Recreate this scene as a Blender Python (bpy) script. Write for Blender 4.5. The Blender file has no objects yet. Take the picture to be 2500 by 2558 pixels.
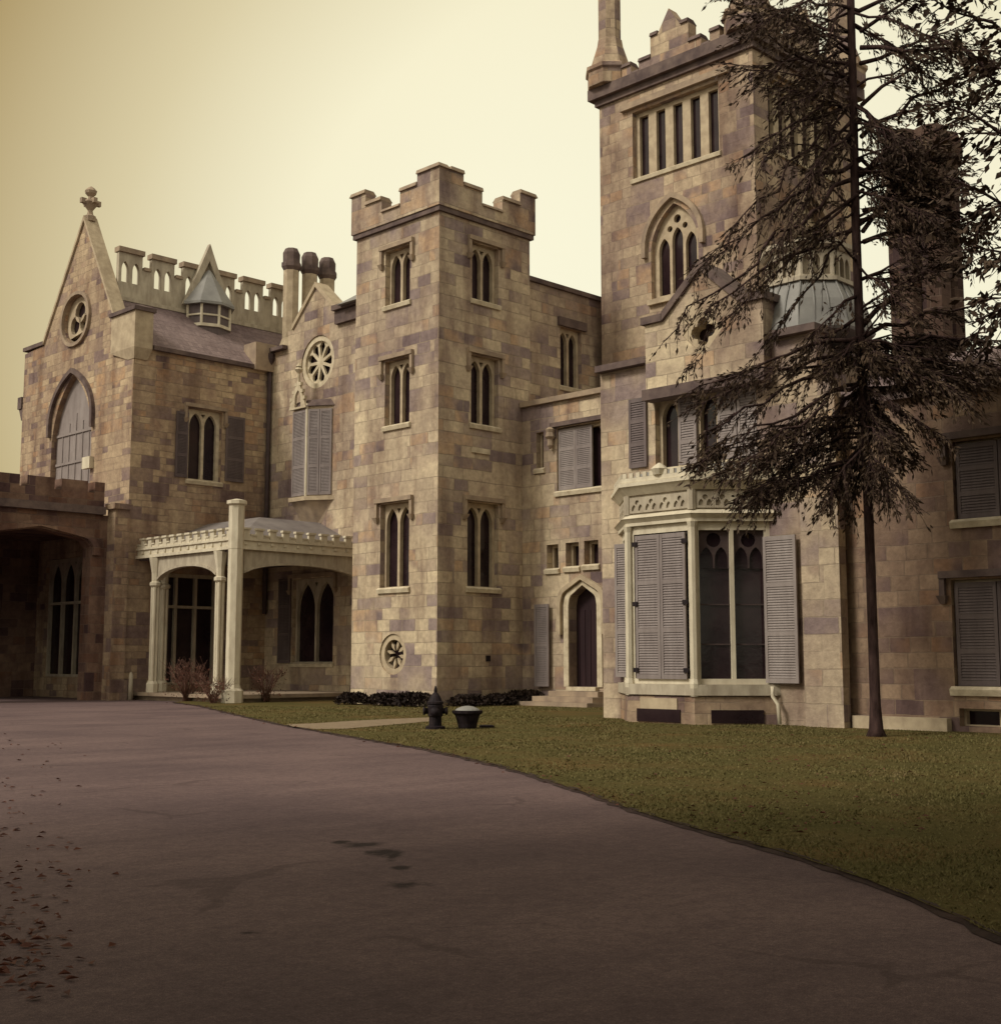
import bpy, bmesh, math, random
from mathutils import Vector, Matrix
from mathutils.geometry import tessellate_polygon
from mathutils import noise as mnoise
R = math.radians
random.seed(7)
sc = bpy.context.scene
COL = sc.collection

# ------------------------------------------------------------------ camera
CAM_H = 1.4
PITCH = math.atan(400 / 3256)
cd = bpy.data.cameras.new('camera')
cam = bpy.data.objects.new('camera', cd); COL.objects.link(cam)
cam.location = (0, 0, CAM_H)
cam.rotation_euler = (R(90) + PITCH, 0, R(-45))
cd.sensor_fit = 'HORIZONTAL'; cd.sensor_width = 36
cd.lens = 36 * 3256 / 2500
cd.shift_y = -29 / 2500
cd.clip_start = 0.1; cd.clip_end = 2000
sc.camera = cam

# ------------------------------------------------------------------ world, sun, exposure
SUN_AZ = Vector((-1.0, 0.30, 0)).normalized()      # horizontal direction towards the sun
SUN_EL = R(42)
w = bpy.data.worlds.new('World'); sc.world = w; w.use_nodes = True
nt = w.node_tree; nt.nodes.clear()
out = nt.nodes.new('ShaderNodeOutputWorld'); bg = nt.nodes.new('ShaderNodeBackground')
sky = nt.nodes.new('ShaderNodeTexSky'); sky.sky_type = 'NISHITA'; sky.sun_disc = False
sky.sun_elevation = SUN_EL; sky.sun_rotation = math.atan2(SUN_AZ.x, SUN_AZ.y)
sky.dust_density = 8; sky.ozone_density = 0.3; sky.air_density = 1.0
mix = nt.nodes.new('ShaderNodeMix'); mix.data_type = 'RGBA'; mix.inputs[0].default_value = 0.86
# overcast layer: brighter towards the zone ahead, browner high up
tc = nt.nodes.new('ShaderNodeTexCoord')
dt = nt.nodes.new('ShaderNodeVectorMath'); dt.operation = 'DOT_PRODUCT'
dt.inputs[1].default_value = Vector((0.80, 0.60, 0.20)).normalized()
rmp = nt.nodes.new('ShaderNodeValToRGB')
cr = rmp.color_ramp
cr.elements[0].position = 0.0; cr.elements[0].color = (9.6, 8.7, 6.6, 1)
cr.elements[1].position = 1.0; cr.elements[1].color = (11.8, 11.3, 8.4, 1)
for p_, c_ in ((0.55, (8.4, 7.5, 5.6)), (0.845, (5.0, 3.6, 1.35)), (0.905, (8.4, 7.2, 4.2)), (0.95, (11.4, 10.6, 7.4))):
    e = cr.elements.new(p_); e.color = (*c_, 1)
nz = nt.nodes.new('ShaderNodeTexNoise'); nz.inputs['Scale'].default_value = 1.7; nz.inputs['Detail'].default_value = 3
mul = nt.nodes.new('ShaderNodeMix'); mul.data_type = 'RGBA'; mul.blend_type = 'MULTIPLY'; mul.inputs[0].default_value = 0.16
L = nt.links.new
L(tc.outputs['Generated'], dt.inputs[0]); L(dt.outputs['Value'], rmp.inputs[0])
L(tc.outputs['Generated'], nz.inputs['Vector'])
L(rmp.outputs[0], mul.inputs[6]); L(nz.outputs['Fac'], mul.inputs[7])
L(sky.outputs[0], mix.inputs[6]); L(mul.outputs[2], mix.inputs[7])
L(mix.outputs[2], bg.inputs[0]); bg.inputs[1].default_value = 0.10
L(bg.outputs[0], out.inputs[0])

sd = bpy.data.lights.new('sun', 'SUN'); sun = bpy.data.objects.new('sun', sd); COL.objects.link(sun)
sd.energy = 2.2; sd.angle = R(14); sd.color = (1.0, 0.93, 0.80)
to_sun = Vector((SUN_AZ.x * math.cos(SUN_EL), SUN_AZ.y * math.cos(SUN_EL), math.sin(SUN_EL)))
sun.rotation_euler = to_sun.to_track_quat('Z', 'Y').to_euler(); sun.location = to_sun * 60
sc.view_settings.view_transform = 'Standard'; sc.view_settings.look = 'None'
sc.view_settings.exposure = 0; sc.view_settings.gamma = 1

# ------------------------------------------------------------------ survey helpers: sight lines used to measure the site
K = 2500 / 1904
_fh = Vector((1, 1, 0)).normalized(); _r = Vector((1, -1, 0)).normalized(); _z = Vector((0, 0, 1))
_fw = _fh * math.cos(PITCH) + _z * math.sin(PITCH); _up = -_fh * math.sin(PITCH) + _z * math.cos(PITCH)
EYE = Vector((0, 0, CAM_H))
def ray(x, y):
    return _fw * 3256 + _r * (x * K - 1250) + _up * (1250 - y * K)
def ground(x, y, z=0.0):
    d = ray(x, y); t = (z - CAM_H) / d.z
    return EYE + d * t
def at_dist(x, y, f):
    d = ray(x, y); return EYE + d * (f / d.dot(_fh))

class Plane:
    def __init__(s, o, a, n):
        s.o = Vector((o[0], o[1], 0)); s.a = Vector((a[0], a[1], 0)).normalized(); s.n = Vector((n[0], n[1], 0)).normalized()
    def pt(s, q, z, d=0): return s.o + s.a * q + s.n * d + Vector((0, 0, z))
    def pick(s, x, y, d=0):
        r = ray(x, y); p0 = s.o + s.n * d
        t = (p0 - EYE).dot(s.n) / r.dot(s.n); P = EYE + r * t
        return ((P - s.o).dot(s.a), P.z)
    def rect(s, xl, xr, yt, yb, d=0):
        xm = (xl + xr) / 2; ym = (yt + yb) / 2
        a = s.pick(xl, ym, d)[0]; b = s.pick(xr, ym, d)[0]
        return min(a, b), max(a, b), s.pick(xm, yb, d)[1], s.pick(xm, yt, d)[1]
def FA(u): return Plane((u, 0), (0, 1), (-1, 0))        # walls that face -x
def FB(v): return Plane((0, v), (1, 0), (0, -1))        # walls that face -y

# ------------------------------------------------------------------ mesh builder
class MB:
    def __init__(s): s.v = []; s.f = []; s.smooth = []
    def add(s, vs, fs, smooth=False):
        b = len(s.v); s.v += [tuple(p) for p in vs]
        s.f += [tuple(b + i for i in f) for f in fs]; s.smooth += [smooth] * len(fs)
    def hexa(s, p): # 8 points: bottom 4, top 4
        s.add(p, [(3, 2, 1, 0), (4, 5, 6, 7), (0, 1, 5, 4), (1, 2, 6, 5), (2, 3, 7, 6), (3, 0, 4, 7)])
    def box(s, pl, s0, s1, z0, z1, d0, d1):
        s.hexa([pl.pt(s0, z0, d0), pl.pt(s1, z0, d0), pl.pt(s1, z0, d1), pl.pt(s0, z0, d1),
                pl.pt(s0, z1, d0), pl.pt(s1, z1, d0), pl.pt(s1, z1, d1), pl.pt(s0, z1, d1)])
    def cuboid(s, x0, x1, y0, y1, z0, z1):
        s.hexa([(x0, y0, z0), (x1, y0, z0), (x1, y1, z0), (x0, y1, z0), (x0, y0, z1), (x1, y0, z1), (x1, y1, z1), (x0, y1, z1)])
    def panel(s, pl, outline, holes, d0, d1):
        loops = [outline] + list(holes)
        tris = tessellate_polygon([[Vector((p[0], p[1], 0)) for p in lp] for lp in loops])
        flat = [p for lp in loops for p in lp]; n = len(flat)
        vs = [pl.pt(p[0], p[1], d1) for p in flat] + [pl.pt(p[0], p[1], d0) for p in flat]
        fs = [tuple(t) for t in tris] + [tuple(n + i for i in reversed(t)) for t in tris]
        b = 0
        for lp in loops:
            m = len(lp)
            for i in range(m):
                j = (i + 1) % m; fs.append((b + i, b + j, n + b + j, n + b + i))
            b += m
        s.add(vs, fs)
    def prism(s, poly, z0, z1, poly2=None):
        n = len(poly); q = poly2 or poly
        vs = [(p[0], p[1], z0) for p in poly] + [(p[0], p[1], z1) for p in q]
        fs = [tuple(range(n - 1, -1, -1)), tuple(range(n, 2 * n))]
        fs += [(i, (i + 1) % n, n + (i + 1) % n, n + i) for i in range(n)]
        s.add(vs, fs)
    def lathe(s, c, prof, n=8, rot=0.0, smooth=False, half=None):
        vs = []; fs = []; m = len(prof)
        for r, z in prof:
            for k in range(n):
                a = rot + 2 * math.pi * k / n; vs.append((c[0] + r * math.cos(a), c[1] + r * math.sin(a), z))
        for i in range(m - 1):
            for k in range(n):
                j = (k + 1) % n; fs.append((i * n + k, i * n + j, (i + 1) * n + j, (i + 1) * n + k))
        fs.append(tuple(range(n - 1, -1, -1))); fs.append(tuple((m - 1) * n + k for k in range(n)))
        s.add(vs, fs, smooth)
    def tube(s, pts, rads, n=6, smooth=True):
        vs = []; fs = []; m = len(pts)
        for i, p in enumerate(pts):
            p = Vector(p); t = (Vector(pts[min(i + 1, m - 1)]) - Vector(pts[max(i - 1, 0)])).normalized()
            a = t.cross(Vector((0.31, 0.17, 0.93)));
            if a.length < 1e-3: a = t.cross(Vector((1, 0, 0)))
            a.normalize(); b = t.cross(a)
            for k in range(n):
                an = 2 * math.pi * k / n; vs.append(p + (a * math.cos(an) + b * math.sin(an)) * rads[i])
        for i in range(m - 1):
            for k in range(n):
                j = (k + 1) % n; fs.append((i * n + k, i * n + j, (i + 1) * n + j, (i + 1) * n + k))
        fs.append(tuple(range(n - 1, -1, -1))); fs.append(tuple((m - 1) * n + k for k in range(n)))
        s.add(vs, fs, smooth)
    def build(s, name, mat, parent=None, recalc=True, uv=True):
        me = bpy.data.meshes.new(name); me.from_pydata(s.v, [], s.f)
        if recalc:
            bm = bmesh.new(); bm.from_mesh(me); bmesh.ops.recalc_face_normals(bm, faces=bm.faces)
            bm.to_mesh(me); bm.free()
        for p, sm in zip(me.polygons, s.smooth): p.use_smooth = sm
        me.update()
        if uv:
            ul = me.uv_layers.new(name='UVMap'); vv = me.vertices
            for p in me.polygons:
                n = p.normal
                if abs(n.z) > 0.75:
                    for li in p.loop_indices:
                        c = vv[me.loops[li].vertex_index].co; ul.data[li].uv = (c.x, c.y)
                else:
                    t = Vector((-n.y, n.x, 0)); t.normalize()
                    if abs(t.x) > abs(t.y):
                        if t.x < 0: t = -t
                    elif t.y < 0: t = -t
                    for li in p.loop_indices:
                        c = vv[me.loops[li].vertex_index].co; ul.data[li].uv = (c.dot(t), c.z)
        me.materials.append(mat)
        o = bpy.data.objects.new(name, me); COL.objects.link(o)
        if parent is not None:
            o.parent = parent
            if parent.type == 'EMPTY': o.location = -parent.location
        return o

def build_each(mb, name, mat, parent=None):
    # every shape added to the builder becomes an object of its own
    k = 0; used = 0; out_ = []
    shells = []; 
    for f, sm in zip(mb.f, mb.smooth):
        for sh in shells:
            if any(i in sh[0] for i in f): sh[0].update(f); sh[1].append((f, sm)); break
        else: shells.append([set(f), [(f, sm)]])
    merged = True
    while merged:
        merged = False
        for a in range(len(shells)):
            for b_ in range(a + 1, len(shells)):
                if shells[a][0] & shells[b_][0]:
                    shells[a][0] |= shells[b_][0]; shells[a][1] += shells[b_][1]; del shells[b_]; merged = True; break
            if merged: break
    for ids, fl_ in shells:
        ids = sorted(ids); mp = {v: i for i, v in enumerate(ids)}; m2 = MB()
        m2.v = [mb.v[i] for i in ids]; m2.f = [tuple(mp[i] for i in f) for f, _ in fl_]; m2.smooth = [q for _, q in fl_]
        out_.append(m2.build(name, mat, parent))
    return out_
def empty(name, loc):
    o = bpy.data.objects.new(name, None); COL.objects.link(o); o.location = loc; o.empty_display_size = 0.3; return o
def tag(o, label=None, cat=None, group=None, kind=None):
    if label: o['label'] = label
    if cat: o['category'] = cat
    if group: o['group'] = group
    if kind: o['kind'] = kind
    return o

# ------------------------------------------------------------------ materials
def new_mat(name):
    m = bpy.data.materials.new(name); m.use_nodes = True; t = m.node_tree
    b = t.nodes['Principled BSDF']; return m, t, b
def N(t, kind, **kw):
    n = t.nodes.new(kind)
    for k, v in kw.items(): setattr(n, k, v)
    return n
def mixc(t, fac, a, b, mode='MIX'):
    m = N(t, 'ShaderNodeMix', data_type='RGBA', blend_type=mode)
    for sock, val in ((0, fac), (6, a), (7, b)):
        if isinstance(val, (int, float)): m.inputs[sock].default_value = val
        elif isinstance(val, tuple): m.inputs[sock].default_value = (*val, 1) if len(val) == 3 else val
        else: t.links.new(val, m.inputs[sock])
    return m.outputs[2]
def ramp(t, src, stops, interp='LINEAR'):
    r = N(t, 'ShaderNodeValToRGB'); cr = r.color_ramp; cr.interpolation = interp
    cr.elements[0].position = stops[0][0]; cr.elements[0].color = (*stops[0][1], 1)
    cr.elements[1].position = stops[-1][0]; cr.elements[1].color = (*stops[-1][1], 1)
    for p, c in stops[1:-1]:
        e = cr.elements.new(p); e.color = (*c, 1)
    t.links.new(src, r.inputs[0]); return r.outputs[0]
def noise(t, vec, scale, detail=4, rough=0.55):
    n = N(t, 'ShaderNodeTexNoise'); n.inputs['Scale'].default_value = scale; n.inputs['Detail'].default_value = detail
    n.inputs['Roughness'].default_value = rough
    if vec is not None: t.links.new(vec, n.inputs['Vector'])
    return n.outputs['Fac']
def mapping(t, vec, scale=(1, 1, 1), loc=(0, 0, 0)):
    m = N(t, 'ShaderNodeMapping'); m.inputs['Scale'].default_value = scale; m.inputs['Location'].default_value = loc
    t.links.new(vec, m.inputs['Vector']); return m.outputs[0]
def bump(t, h, strength, dist, bsdf):
    b = N(t, 'ShaderNodeBump'); b.inputs['Strength'].default_value = strength; b.inputs['Distance'].default_value = dist
    t.links.new(h, b.inputs['Height']); t.links.new(b.outputs[0], bsdf.inputs['Normal'])
def mathn(t, op, a, b=None, clamp=False):
    m = N(t, 'ShaderNodeMath', operation=op, use_clamp=clamp)
    for i, val in enumerate((a, b)):
        if val is None: continue
        if isinstance(val, (int, float)): m.inputs[i].default_value = val
        else: t.links.new(val, m.inputs[i])
    return m.outputs[0]

def ashlar(name, pal, row=0.31, width=0.66, mortar=(0.20, 0.155, 0.125), stain=0.75):
    m, t, b = new_mat(name)
    uv = N(t, 'ShaderNodeUVMap').outputs[0]; pos = N(t, 'ShaderNodeTexCoord').outputs['Object']
    wob = N(t, 'ShaderNodeMix', data_type='RGBA', blend_type='LINEAR_LIGHT'); wob.inputs[0].default_value = 0.03
    nn = N(t, 'ShaderNodeTexNoise'); nn.inputs['Scale'].default_value = 2.0; nn.inputs['Detail'].default_value = 5; t.links.new(uv, nn.inputs['Vector'])
    t.links.new(uv, wob.inputs[6]); t.links.new(nn.outputs['Color'], wob.inputs[7]); uvw = wob.outputs[2]
    def brick(wd, rw, off, loc, sq=0.72):
        k = N(t, 'ShaderNodeTexBrick'); k.offset = off; k.offset_frequency = 2; k.squash = sq; k.squash_frequency = 3
        k.inputs['Color1'].default_value = (0, 0, 0, 1); k.inputs['Color2'].default_value = (1, 1, 1, 1)
        k.inputs['Mortar'].default_value = (0.5, 0.5, 0.5, 1); k.inputs['Scale'].default_value = 1
        k.inputs['Mortar Size'].default_value = 0.012; k.inputs['Mortar Smooth'].default_value = 0.25
        k.inputs['Brick Width'].default_value = wd; k.inputs['Row Height'].default_value = rw
        t.links.new(mapping(t, uvw, loc=loc), k.inputs['Vector']); return k
    fine = brick(width, row, 0.5, (7.3, 3.1, 0)); big = brick(width * 1.9, row * 2, 0.37, (7.3, 3.1, 0))
    sel = mathn(t, 'GREATER_THAN', big.outputs['Color'], 0.66)
    drift = mathn(t, 'MULTIPLY', mathn(t, 'SUBTRACT', noise(t, pos, 0.45, 3, 0.6), 0.5), 1.0)
    cf = ramp(t, mathn(t, 'ADD', mathn(t, 'ADD', mathn(t, 'MULTIPLY', fine.outputs['Color'], 0.8), 0.1), drift, True), pal)
    rev = mathn(t, 'MULTIPLY', mathn(t, 'SUBTRACT', big.outputs['Color'], 0.66), 2.9)
    cb = ramp(t, mathn(t, 'ADD', mathn(t, 'ADD', mathn(t, 'MULTIPLY', rev, 0.8), 0.1), drift, True), pal)
    col = mixc(t, sel, cf, cb)
    mo = N(t, 'ShaderNodeMix', data_type='FLOAT'); t.links.new(sel, mo.inputs[0])
    t.links.new(fine.outputs['Fac'], mo.inputs[2]); t.links.new(big.outputs['Fac'], mo.inputs[3]); mort = mo.outputs[0]
    n1 = noise(t, pos, 6.5, 8, 0.72); col = mixc(t, 0.55, col, ramp(t, n1, [(0.28, (0.45, 0.42, 0.42)), (0.72, (1.35, 1.35, 1.3))]), 'MULTIPLY')
    # long weather streaks and broad soot patches
    st = noise(t, mapping(t, pos, (1.0, 1.0, 0.20)), 1.1, 4, 0.55)
    col = mixc(t, stain, col, ramp(t, st, [(0.34, (0.48, 0.41, 0.42)), (0.52, (1, 1, 1))]), 'MULTIPLY')
    big_n = noise(t, pos, 0.22, 3, 0.5)
    col = mixc(t, 0.6, col, ramp(t, big_n, [(0.36, (0.62, 0.55, 0.57)), (0.62, (1.14, 1.12, 1.05))]), 'MULTIPLY')
    col = mixc(t, mathn(t, 'MULTIPLY', mort, 0.36), col, mortar)
    t.links.new(col, b.inputs['Base Color']); b.inputs['Roughness'].default_value = 0.92
    b.inputs['Specular IOR Level'].default_value = 0.2
    h = mathn(t, 'ADD', mathn(t, 'SUBTRACT', mathn(t, 'ADD', mathn(t, 'MULTIPLY', n1, 0.5), mathn(t, 'MULTIPLY', noise(t, pos, 22, 4, 0.7), 0.35)), mathn(t, 'MULTIPLY', mort, 1.3)), mathn(t, 'MULTIPLY', fine.outputs['Color'], 0.5))
    bump(t, h, 0.8, 0.035, b); return m

def plain(name, c, c2=None, rough=0.6, nscale=6.0, bstr=0.15, spec=0.3, stretch=(1, 1, 1), metal=0.0, lo=0.35, hi=0.65):
    m, t, b = new_mat(name); pos = N(t, 'ShaderNodeTexCoord').outputs['Object']
    n = noise(t, mapping(t, pos, stretch), nscale, 6, 0.62)
    t.links.new(ramp(t, n, [(lo, c), (hi, c2 or tuple(x * 0.75 for x in c))]), b.inputs['Base Color'])
    b.inputs['Roughness'].default_value = rough; b.inputs['Specular IOR Level'].default_value = spec; b.inputs['Metallic'].default_value = metal
    if bstr: bump(t, n, bstr, 0.02, b)
    return m

PAL = [(0.0, (0.245, 0.196, 0.188)), (0.15, (0.32, 0.26, 0.236)), (0.30, (0.44, 0.365, 0.27)), (0.44, (0.58, 0.50, 0.35)), (0.56, (0.48, 0.405, 0.29)),
       (0.68, (0.65, 0.565, 0.39)), (0.78, (0.44, 0.355, 0.265)), (0.88, (0.54, 0.40, 0.255)), (0.95, (0.36, 0.28, 0.225)), (1.0, (0.235, 0.188, 0.18))]
PAL = [(p, (c[0], c[1] * 0.985, c[2] * 1.04)) for p, c in PAL]
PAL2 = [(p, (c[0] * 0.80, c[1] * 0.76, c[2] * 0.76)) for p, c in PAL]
M = {}
M['stone'] = ashlar('ashlar_stone', PAL, 0.36, 0.84)
M['stone_small'] = ashlar('coursed_stone', [(p, (c[0] * .86, c[1] * .80, c[2] * .76)) for p, c in PAL], 0.24, 0.58)
M['stone_shaded'] = ashlar('shade_darkened_stone', [(p, (c[0] * .42, c[1] * .33, c[2] * .34)) for p, c in PAL], 0.34, 0.72)  # brown porch stone with the dim corner's shade put into its colour
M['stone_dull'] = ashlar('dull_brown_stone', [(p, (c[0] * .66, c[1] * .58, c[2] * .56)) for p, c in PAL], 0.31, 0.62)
M['stone_black'] = ashlar('near_black_stone', [(p, (c[0] * .17, c[1] * .13, c[2] * .14)) for p, c in PAL], 0.31, 0.62)  # chimney stack: stone palette scaled down to near black
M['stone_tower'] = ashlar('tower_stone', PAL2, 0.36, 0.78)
M['trim'] = plain('dressed_stone', (0.52, 0.43, 0.30), (0.36, 0.285, 0.20), 0.85, 3.0, 0.2)
M['trim_pale'] = plain('pale_limestone', (0.66, 0.58, 0.43), (0.44, 0.37, 0.26), 0.85, 3.5, 0.2)
M['coping'] = plain('weathered_coping', (0.17, 0.125, 0.11), (0.085, 0.06, 0.06), 0.9, 2.2, 0.3)
M['coping_light'] = plain('tan_coping', (0.40, 0.31, 0.22), (0.25, 0.19, 0.145), 0.9, 2.2, 0.3)
M['paint'] = plain('cream_paint', (0.70, 0.64, 0.50), (0.47, 0.41, 0.31), 0.6, 3.2, 0.25, stretch=(1.5, 1.5, 0.5), lo=0.3, hi=0.78)
M['paint_grey'] = plain('weathered_cream_paint', (0.50, 0.445, 0.345), (0.33, 0.28, 0.215), 0.65, 3.0, 0.25, stretch=(1.5, 1.5, 0.5))
M['shutter'] = plain('grey_shutter_paint', (0.305, 0.268, 0.258), (0.255, 0.22, 0.212), 0.6, 1.5, 0.03)
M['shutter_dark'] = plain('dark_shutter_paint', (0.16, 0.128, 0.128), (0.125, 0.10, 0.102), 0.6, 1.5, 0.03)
for k_ in ('shutter', 'shutter_dark'):
    t = M[k_].node_tree; b = t.nodes['Principled BSDF']; src = b.inputs['Base Color'].links[0].from_socket
    oi = N(t, 'ShaderNodeObjectInfo'); g_ = noise(t, mapping(t, N(t, 'ShaderNodeTexCoord').outputs['Object'], (3, 3, .5)), 2.0, 5, .7)
    c = mixc(t, 1.0, src, ramp(t, oi.outputs['Random'], [(0, (0.82, 0.80, 0.82)), (1, (1.14, 1.14, 1.12))]), 'MULTIPLY')
    c = mixc(t, 0.6, c, ramp(t, g_, [(0.3, (0.66, 0.63, 0.62)), (0.66, (1.12, 1.12, 1.12))]), 'MULTIPLY'); t.links.new(c, b.inputs['Base Color'])
M['glass'] = plain('dark_window_glass', (0.012, 0.006, 0.009), (0.03, 0.017, 0.02), 0.12, 0.9, 0.35, 0.35)
M['door'] = plain('dark_door_boards', (0.035, 0.017, 0.02), (0.02, 0.01, 0.013), 0.6, 1.0, 0.1, 0.2, (12, 12, 0.5))
M['slate'] = ashlar('roof_slates', [(0, (0.22, 0.17, 0.175)), (0.5, (0.27, 0.21, 0.215)), (1, (0.19, 0.145, 0.15))], 0.22, 0.30, (0.09, 0.065, 0.07), 0.3)
M['lead'] = plain('grey_lead_roof', (0.27, 0.265, 0.25), (0.19, 0.185, 0.18), 0.5, 1.3, 0.05, 0.4)
M['lead_dark'] = plain('dark_lead_roof', (0.24, 0.215, 0.205), (0.16, 0.14, 0.14), 0.6, 1.3, 0.05, 0.3)
M['iron'] = plain('black_iron', (0.010, 0.007, 0.011), (0.026, 0.018, 0.02), 0.65, 9.0, 0.2, 0.15)
M['pipe'] = plain('dark_pipe_paint', (0.05, 0.034, 0.036), (0.08, 0.055, 0.052), 0.7, 3.0, 0.05)
M['soil'] = plain('dark_soil', (0.022, 0.013, 0.012), (0.05, 0.03, 0.025), 0.95, 5.0, 0.6)
M['bark'] = plain('dark_bark', (0.022, 0.012, 0.012), (0.075, 0.046, 0.042), 0.95, 9.0, 1.0, 0.1, (1, 1, 0.25))
M['twig'] = plain('dry_twig', (0.14, 0.075, 0.06), (0.20, 0.11, 0.085), 0.9, 6.0, 0.2, 0.1)

# asphalt
m, t, b = new_mat('worn_asphalt'); pos = N(t, 'ShaderNodeTexCoord').outputs['Object']
g = noise(t, pos, 38, 5, 0.85); p1 = noise(t, pos, 0.35, 5, 0.6); p2 = noise(t, mapping(t, pos, (0.25, 1.4, 1)), 0.8, 4, 0.6)
c = ramp(t, g, [(0.30, (0.092, 0.064, 0.067)), (0.52, (0.148, 0.108, 0.111)), (0.76, (0.235, 0.178, 0.178))])
c = mixc(t, 0.75, c, ramp(t, p1, [(0.33, (0.66, 0.62, 0.65)), (0.66, (1.22, 1.18, 1.12))]), 'MULTIPLY')
c = mixc(t, 0.5, c, ramp(t, p2, [(0.35, (0.76, 0.72, 0.74)), (0.6, (1.1, 1.08, 1.05))]), 'MULTIPLY')
vo_ = N(t, 'ShaderNodeTexVoronoi', feature='DISTANCE_TO_EDGE'); vo_.inputs['Scale'].default_value = 0.55
wv = N(t, 'ShaderNodeMix', data_type='RGBA', blend_type='LINEAR_LIGHT'); wv.inputs[0].default_value = 0.22
nq = N(t, 'ShaderNodeTexNoise'); nq.inputs['Scale'].default_value = 1.6; nq.inputs['Detail'].default_value = 6; t.links.new(pos, nq.inputs['Vector'])
t.links.new(pos, wv.inputs[6]); t.links.new(nq.outputs['Color'], wv.inputs[7]); t.links.new(wv.outputs[2], vo_.inputs['Vector'])
ck = mathn(t, 'ADD', mathn(t, 'MULTIPLY', vo_.outputs['Distance'], 60), mathn(t, 'MULTIPLY', mathn(t, 'SUBTRACT', noise(t, pos, 0.5, 3, .5), 0.40), 16), False)
c = mixc(t, 0.45, c, ramp(t, ck, [(0.2, (0.45, 0.42, 0.43)), (0.9, (1, 1, 1))]), 'MULTIPLY')
sp = noise(t, pos, 9, 6, 0.75); c = mixc(t, 0.7, c, ramp(t, sp, [(0.36, (0.70, 0.66, 0.69)), (0.62, (1.16, 1.14, 1.12))]), 'MULTIPLY')
gr_ = noise(t, pos, 150, 2, 0.6); c = mixc(t, 0.9, c, ramp(t, gr_, [(0.34, (0.55, 0.52, 0.54)), (0.5, (1, 1, 1)), (0.62, (1.05, 1.05, 1.05)), (0.72, (1.9, 1.85, 1.8))]), 'MULTIPLY')
hn = noise(t, pos, 6.0, 5, 0.7)
for hx, hy, hw_, hh_ in ((684, 1607, 52, 8), (728, 1622, 40, 10), (748, 1630, 18, 9), (762, 1651, 22, 6), (775, 1683, 48, 8), (650, 1602, 22, 4), (470, 1775, 24, 3)):
    D_ = ray(hx, hy); P_ = EYE + D_ * (-CAM_H / D_.z); Dx = ray(hx + hw_, hy); Px = EYE + Dx * (-CAM_H / Dx.z); Dy = ray(hx, hy + hh_); Py = EYE + Dy * (-CAM_H / Dy.z)
    mp = N(t, 'ShaderNodeMapping', vector_type='TEXTURE'); mp.inputs['Location'].default_value = P_; mp.inputs['Rotation'].default_value = (0, 0, R(-45))
    mp.inputs['Scale'].default_value = ((Px - P_).length, (Py - P_).length, 5); t.links.new(pos, mp.inputs['Vector'])
    ln = N(t, 'ShaderNodeVectorMath', operation='LENGTH'); t.links.new(mp.outputs[0], ln.inputs[0])
    q = mathn(t, 'ADD', ln.outputs['Value'], mathn(t, 'MULTIPLY', mathn(t, 'SUBTRACT', hn, 0.5), 2.6))
    c = mixc(t, 1.0, c, ramp(t, q, [(0.30, (0.20, 0.18, 0.19)), (1.0, (1, 1, 1))]), 'MULTIPLY')
t.links.new(c, b.inputs['Base Color']); b.inputs['Roughness'].default_value = 0.88; b.inputs['Specular IOR Level'].default_value = 0.22
bump(t, g, 0.5, 0.008, b); M['asphalt'] = m
M['patch'] = plain('worn_hollow_asphalt', (0.026, 0.017, 0.018), (0.075, 0.052, 0.05), 0.75, 7.0, 0.5, 0.3, lo=0.42, hi=0.70)
# lawn
m, t, b = new_mat('lawn_turf'); pos = N(t, 'ShaderNodeTexCoord').outputs['Object']
g = noise(t, pos, 14, 6, 0.7); p1 = noise(t, pos, 0.55, 4, 0.6)
c = ramp(t, g, [(0.28, (0.074, 0.059, 0.022)), (0.55, (0.098, 0.078, 0.029)), (0.80, (0.135, 0.103, 0.045))])
c = mixc(t, 0.8, c, ramp(t, p1, [(0.30, (0.72, 0.80, 0.68)), (0.46, (0.95, 1.0, 0.92)), (0.56, (1.08, 1.0, 0.95)), (0.70, (1.4, 1.06, 1.05))]), 'MULTIPLY')
t.links.new(c, b.inputs['Base Color']); b.inputs['Roughness'].default_value = 0.95; b.inputs['Specular IOR Level'].default_value = 0.1
bump(t, g, 0.8, 0.04, b); M['lawn'] = m
M['path'] = plain('sandy_path', (0.25, 0.19, 0.125), (0.19, 0.14, 0.09), 0.95, 6, 0.3)
M['earth'] = plain('brown_earth', (0.035, 0.020, 0.018), (0.065, 0.038, 0.030), 0.95, 2.5, 0.5)
def leafmat(name, stops, rough=0.7):
    m, t, b = new_mat(name); oi = N(t, 'ShaderNodeTexCoord').outputs['Object']
    n = noise(t, oi, 0.8, 5, 0.75); n2 = noise(t, oi, 9.0, 2, 0.6)
    f = mathn(t, 'ADD', mathn(t, 'MULTIPLY', n, 0.66), mathn(t, 'MULTIPLY', n2, 0.34))
    t.links.new(ramp(t, f, stops), b.inputs['Base Color']); b.inputs['Roughness'].default_value = rough
    b.inputs['Specular IOR Level'].default_value = 0.15; return m
M['needles'] = leafmat('dark_needles', [(0.34, (0.026, 0.015, 0.014)), (0.50, (0.062, 0.041, 0.028)), (0.64, (0.125, 0.085, 0.055))])
M['shrub'] = leafmat('dark_shrub_leaves', [(0.35, (0.012, 0.007, 0.008)), (0.55, (0.026, 0.017, 0.013)), (0.7, (0.055, 0.036, 0.026))])
M['blade'] = leafmat('grass_blades', [(0.36, (0.10, 0.090, 0.032)), (0.48, (0.132, 0.116, 0.043)), (0.57, (0.16, 0.128, 0.055)), (0.68, (0.21, 0.16, 0.085))])
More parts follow.
